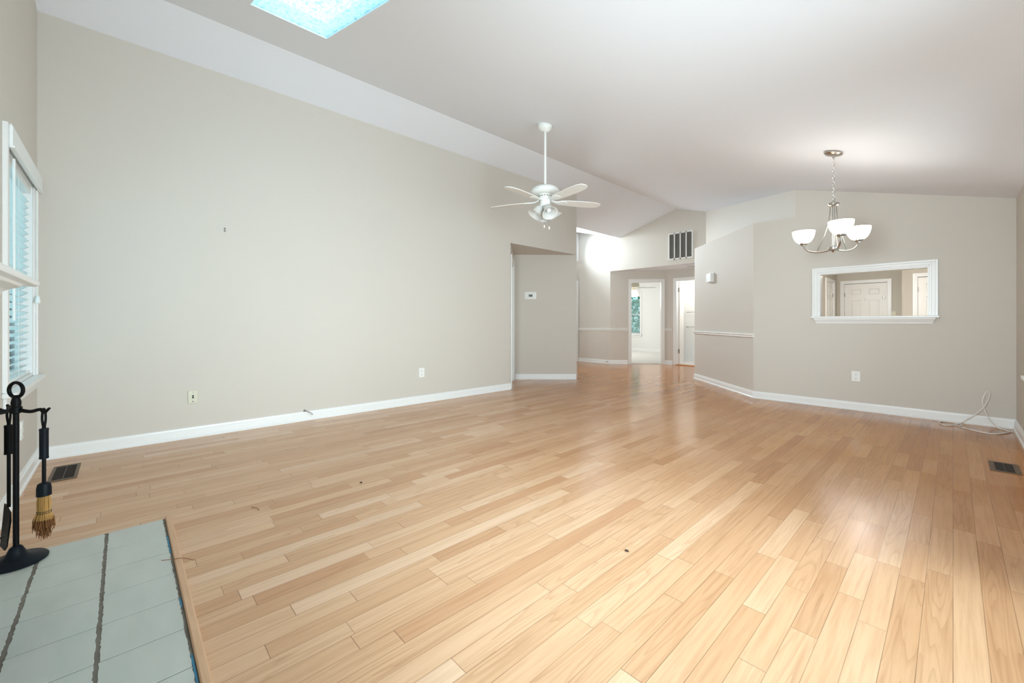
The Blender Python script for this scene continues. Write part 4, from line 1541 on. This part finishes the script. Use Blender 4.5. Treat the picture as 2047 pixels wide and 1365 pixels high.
for k in range(5):
    lat = math.radians(14 + 72 * k)
    dr = FR * math.cos(lat) + FF * math.sin(lat)
    tw = Vector((0, 0, 1)).cross(dr)
    pitch = math.radians(-9)
    wv = tw * math.cos(pitch) + Vector((0, 0, 1)) * math.sin(pitch)
    up = dr.cross(wv).normalized()
    c0 = Vector((FX, FY, BZ))
    m = MB()
    outline = [(0.17, 0.045), (0.22, 0.056), (0.32, 0.064), (0.45, 0.068), (0.55, 0.066), (0.61, 0.056), (0.645, 0.036), (0.66, 0.0)]
    ol = outline + [(s_, -w_) for s_, w_ in reversed(outline[:-1])]
    m.loops([[c0 + dr * s_ + wv * w_ + up * o for s_, w_ in ol] for o in (-0.003, 0.003)])
    m.build('blade', M_blade, fan, smooth=0)
    m = MB()
    arm = [(0.066, 0.022, 0.026), (0.10, 0.016, 0.012), (0.135, 0.020, 0.004), (0.165, 0.040, 0.004), (0.20, 0.046, 0.004), (0.235, 0.034, 0.004), (0.255, 0.010, 0.004)]
    for (s_, w_, z_), (s2, w2, z2) in zip(arm, arm[1:]):
        a4 = [c0 + dr * s_ + wv * w_ + up * z_, c0 + dr * s_ - wv * w_ + up * z_]
        b4 = [c0 + dr * s2 + wv * w2 + up * z2, c0 + dr * s2 - wv * w2 + up * z2]
        lo = up * -0.012
        m.loops([[a4[0], a4[1], a4[1] + lo, a4[0] + lo], [b4[0], b4[1], b4[1] + lo, b4[0] + lo]])
    m.build('blade_iron', M_fan, fan, smooth=0, bevel=0.003)
for k in range(4):
    lat = math.radians(20 + 90 * k)
    dr = FR * math.cos(lat) + FF * math.sin(lat)
    ax = (dr * 0.72 + Vector((0, 0, -1))).normalized()
    o_ = Vector((FX, FY, 2.318)) + dr * 0.048
    R_ = Matrix.Translation(o_) @ ax.to_track_quat('Z', 'Y').to_matrix().to_4x4()
    m = MB()
    m.tube([Vector((FX, FY, 2.335)) + dr * 0.03, o_ + ax * 0.012], 0.016, 12)
    m.lathe([(0.0, 0.0), (0.022, 0.0), (0.027, 0.006), (0.027, 0.020), (0, 0.020)], R_, 18)
    m.build('lamp_arm', M_fan, fan)
    m = MB()
    o1_ = [(0.026, 0.012), (0.041, 0.026), (0.050, 0.050), (0.055, 0.078), (0.062, 0.102), (0.076, 0.122), (0.088, 0.132)]
    i1_ = [(r_ - 0.003, z_ + 0.0005) for r_, z_ in reversed(o1_)]
    m.lathe(o1_ + i1_, R_, 28, caps=False)
    sd = m.build('lamp_shade', M_frost, fan)
    m = MB()
    m.lathe([(0.0, 0.02), (0.012, 0.022), (0.013, 0.04), (0.024, 0.065), (0.026, 0.080), (0.018, 0.098), (0, 0.104)], R_, 16)
    m.build('bulb', M_plastic, fan)
for off, zb, nm in ((-0.012, 2.075, 0), (0.042, 2.060, 1)):
    base_ = Vector((FX, FY, 0)) + FR * off - FF * 0.03
    m = MB()
    m.tube([base_ + Vector((0, 0, 2.315)), base_ + Vector((0, 0, zb + 0.03))], 0.0016, 6)
    ch = m.build('pull_chain', M_nickel, fan)
    m = MB()
    m.lathe([(0.0, 0.032), (0.004, 0.032), (0.007, 0.026), (0.0075, 0.004), (0.005, 0.0), (0, 0.0)], Matrix.Translation(base_ + Vector((0, 0, zb))), 12)
    m.build('chain_knob', M_ivory if nm else M_plastic, ch, local=False) if False else None
    k_ = MB()
    k_.lathe([(0.0, 0.032), (0.004, 0.032), (0.007, 0.026), (0.0075, 0.004), (0.005, 0.0), (0, 0.0)], Matrix.Translation(base_ + Vector((0, 0, zb)) - Vector((FX, FY, FZ))), 12)
    k_.build('chain_knob', M_plastic, ch, local=True)

# ------------------------------------------------------------------ chandelier
CX, CY = -0.733, 4.645
CZ = ceil_z(CX)
chd = thing('chandelier', 'brushed nickel chandelier with three lit white bowl shades in front of the pass-through', 'chandelier', (CX, CY, CZ))
T = Matrix.Translation((CX, CY, 0))
tilt = Matrix.Translation((CX, CY, CZ)) @ Matrix.Rotation(math.atan(SR), 4, 'Y')
m = MB()
m.lathe([(0, 0.0), (0.066, 0.0), (0.070, -0.006), (0.070, -0.016), (0.062, -0.022), (0.058, -0.026), (0.020, -0.034), (0, -0.034)], tilt, 32)
m.build('canopy', M_nickel, chd)
m = MB()
m.tube([(CX, CY, CZ - 0.03), (CX, CY, CZ - 0.055)], 0.008, 10)
z = CZ - 0.055
k = 0
while z > 2.165:
    pts = []
    u = FR if k % 2 else (FR + FF).normalized() * 0.5
    for j in range(14):
        a_ = 2 * PI * j / 14
        pts.append(Vector((CX, CY, z - 0.014)) + u * 0.008 * math.cos(a_) * (1 if k % 2 else 1.2) + Vector((0, 0, 0.019 * math.sin(a_))))
    m.tube(pts, 0.0022, 6, cyclic=True)
    z -= 0.031
    k += 1
m.tube([Vector((CX, CY, CZ - 0.05)) + FR * 0.003, Vector((CX, CY, 2.3)) + FR * -0.004, Vector((CX, CY, 2.14))], 0.0018, 6)
m.build('chain', M_nickel, chd)
m = MB()
pts = [Vector((CX, CY, 2.140)) + FR * 0.014 * math.cos(2 * PI * j / 18) + Vector((0, 0, 0.020 * math.sin(2 * PI * j / 18))) for j in range(18)]
m.tube(pts, 0.003, 8, cyclic=True)
m.lathe([(0, 2.120), (0.010, 2.120), (0.012, 2.112), (0.038, 2.110), (0.042, 2.106), (0.042, 2.086), (0.036, 2.080), (0.020, 2.076), (0, 2.076)], T, 28)
m.build('top_hub', M_nickel, chd)
m = MB()
m.lathe([(0, 1.70), (0.0105, 1.70), (0.0105, 2.08), (0, 2.08)], T, 16)
m.build('column', M_nickel, chd)
m = MB()
m.lathe([(0, 1.665), (0.012, 1.668), (0.018, 1.680), (0.036, 1.684), (0.040, 1.690), (0.040, 1.712), (0.034, 1.718), (0.014, 1.722), (0, 1.722)], T, 28)
m.build('bottom_hub', M_nickel, chd)
for k in range(3):
    lat = math.radians(4 + 120 * k)
    dr = FR * math.cos(lat) + FF * math.sin(lat)
    b0 = Vector((CX, CY, 0))
    arm = spline([b0 + dr * r_ + Vector((0, 0, z_)) for r_, z_ in ((0.03, 1.690), (0.08, 1.683), (0.14, 1.686), (0.19, 1.702), (0.222, 1.730), (0.236, 1.765))], 6)
    m = MB()
    m.tube(arm, 0.0072, 10)
    am = m.build('arm', M_nickel, chd)
    m = MB()
    m.tube(spline([b0 + dr * r_ + Vector((0, 0, z_)) for r_, z_ in ((0.026, 2.080), (0.032, 2.00), (0.050, 1.90), (0.085, 1.79), (0.128, 1.690))], 6), 0.0046, 8)
    m.build('brace', M_nickel, chd)
    e_ = Matrix.Translation(b0 + dr * 0.236)
    m = MB()
    m.lathe([(0.0, 1.758), (0.018, 1.758), (0.020, 1.766), (0.030, 1.770), (0.034, 1.774), (0.034, 1.786), (0, 1.786)], e_, 24)
    m.build('socket_cup', M_nickel, chd)
    m = MB()
    o1_ = [(0.030, 1.784), (0.047, 1.790), (0.062, 1.804), (0.074, 1.824), (0.083, 1.848), (0.088, 1.872), (0.0905, 1.894)]
    i1_ = [(r_ - 0.004, z_ + 0.002) for r_, z_ in reversed(o1_)]
    m.lathe(o1_ + i1_, e_, 36, caps=False)
    m.lathe([(0.0, 1.786), (0.029, 1.786), (0.029, 1.788), (0, 1.788)], e_, 20)
    m.build('lamp_shade', M_lamp, chd)
    m = MB()
    m.lathe([(0.0, 1.79), (0.013, 1.79), (0.015, 1.805), (0.026, 1.83), (0.027, 1.85), (0.018, 1.868), (0, 1.874)], e_, 16)
    m.build('bulb', M_lamp, chd)

# ------------------------------------------------------------------ lamps in the rooms beyond
kl = thing('ceiling_lamp', 'round lit ceiling lamp in the foyer, mirrored in the floor', 'lamp', (-1.08, 9.45, 2.275))
m = MB()
m.lathe([(0, 2.275), (0.17, 2.275), (0.175, 2.262), (0.17, 2.25), (0, 2.25)], Matrix.Translation((-1.08, 9.45, 0)), 32)
m.build('rim', M_fan, kl)
m = MB()
m.lathe([(0.155, 2.25), (0.150, 2.225), (0.12, 2.20), (0.06, 2.185), (0, 2.182)], Matrix.Translation((-1.08, 9.45, 0)), 32)
m.build('diffuser', M_kitlamp, kl)

bf = thing('ceiling_fan', 'cream ceiling fan with a lit glass bowl inside the bedroom', 'ceiling fan', (-6.43, 11.0, 2.44))
T = Matrix.Translation((-6.43, 10.95, 0))
bf.location = (-6.43, 10.95, 2.44)
m = MB()
m.lathe([(0, 2.44), (0.07, 2.44), (0.06, 2.38), (0.015, 2.37), (0.015, 2.22), (0.13, 2.20), (0.16, 2.16), (0.16, 2.07), (0.12, 2.04), (0.05, 2.03), (0.05, 1.98), (0, 1.98)], T, 28)
m.build('motor_housing', M_ivory, bf)
for k in range(5):
    a_ = math.radians(35 + 72 * k)
    R_ = T @ Matrix.Translation((0, 0, 2.055)) @ Matrix.Rotation(a_, 4, 'Z') @ Matrix.Rotation(math.radians(12), 4, 'X')
    m = MB()
    ol = [(0.10, -0.03), (0.20, -0.06), (0.5, -0.07), (0.60, -0.05), (0.62, 0), (0.60, 0.05), (0.5, 0.07), (0.20, 0.06), (0.10, 0.03)]
    m.loops([[R_ @ Vector((x, y, o)) for x, y in ol] for o in (-0.004, 0.004)])
    m.build('blade', M_blade, bf, smooth=0)
m = MB()
m.lathe([(0.05, 1.99), (0.09, 1.965), (0.13, 1.90), (0.135, 1.85), (0.115, 1.81), (0.06, 1.79), (0, 1.785)], T, 28)
m.build('lamp_bowl', M_bedlamp, bf)

# towel bars in the bathroom
for lb, z, x0_, x1_ in (('upper chrome towel bar on the white bathroom wall', 1.30, -4.745, -4.15), ('lower chrome towel bar with a bent end on the bathroom wall', 0.92, -4.765, -4.18)):
    tb_ = thing('towel_bar', lb, 'towel bar', ((x0_ + x1_) / 2, 10.75, z))
    m = MB()
    m.tube([(x0_, 10.68, z), (x1_, 10.68, z)], 0.007, 8)
    m.build('bar', M_nickel, tb_)
    for xx in (x0_ + 0.02, x1_ - 0.02):
        m = MB()
        m.tube([(xx, 10.75, z), (xx, 10.675, z)], 0.013, 10)
        m.build('post', M_nickel, tb_)

# ------------------------------------------------------------------ outdoors beyond the windows
g = MB()
g.prism([(-30, -30), (-7.3, -30), (30, -30), (30, -0.7), (-30, -0.7)], -0.45, -0.35)
struct(g.build('ground', M_bounce, smooth=0))
g = MB()
g.prism([(-30, 13.7), (10, 13.7), (10, 40), (-30, 40)], -0.45, -0.35)
struct(g.build('ground_garden', M_lawn, smooth=0))
fe = thing('porch_railing', 'grey porch posts and rail outside the blinds', 'railing', (-5.5, -1.8, -0.35))
for xx, w_ in ((-4.85, 0.05), (-5.35, 0.05), (-6.0, 0.06)):
    m = MB()
    m.box((xx, -1.83, -0.35), (xx + w_, -1.77, 1.0))
    m.build('post', M_siding, fe, smooth=0)
m = MB()
m.box((-8, -1.84, 0.98), (-4.2, -1.76, 1.03))
m.build('rail', M_siding, fe, smooth=0)
dp = MB()
dp.box((-5.12, -1.35, -0.35), (-5.03, -1.27, 3.0))
tag(dp.build('porch_post', M_darkpost, smooth=0), 'dark slim porch post outside, behind the blinds', 'post')


def bush(name, label, c0, rx, ry, rz, n, seed):
    rnd = random.Random(seed)
    root = thing(name, label, 'tree', (c0[0], c0[1], -0.35))
    m = MB()
    m.tube([(c0[0], c0[1], -0.35), (c0[0] + 0.05, c0[1], c0[2])], [0.08, 0.04], 8)
    m.build('trunk', M_bark, root)
    m = MB()
    for _ in range(n):
        while True:
            v_ = Vector((rnd.uniform(-1, 1), rnd.uniform(-1, 1), rnd.uniform(-1, 1)))
            if 0.3 < v_.length < 1:
                break
        pos = Vector((c0[0] + v_.x * rx, c0[1] + v_.y * ry, c0[2] + v_.z * rz))
        d1 = Vector((rnd.uniform(-1, 1), rnd.uniform(-1, 1), rnd.uniform(-1, 1))).normalized()
        d2 = d1.orthogonal().normalized()
        s_ = rnd.uniform(0.06, 0.13)
        m.add([pos - d1 * s_, pos + d2 * s_ * 0.45, pos + d1 * s_, pos - d2 * s_ * 0.45], [(0, 1, 2, 3)])
    m.build('foliage', M_leaf, root, smooth=0)


bush('garden_tree', 'leafy green tree outside the bedroom window', (-9.2, 16.2, 1.1), 2.2, 1.2, 1.5, 2600, 5)
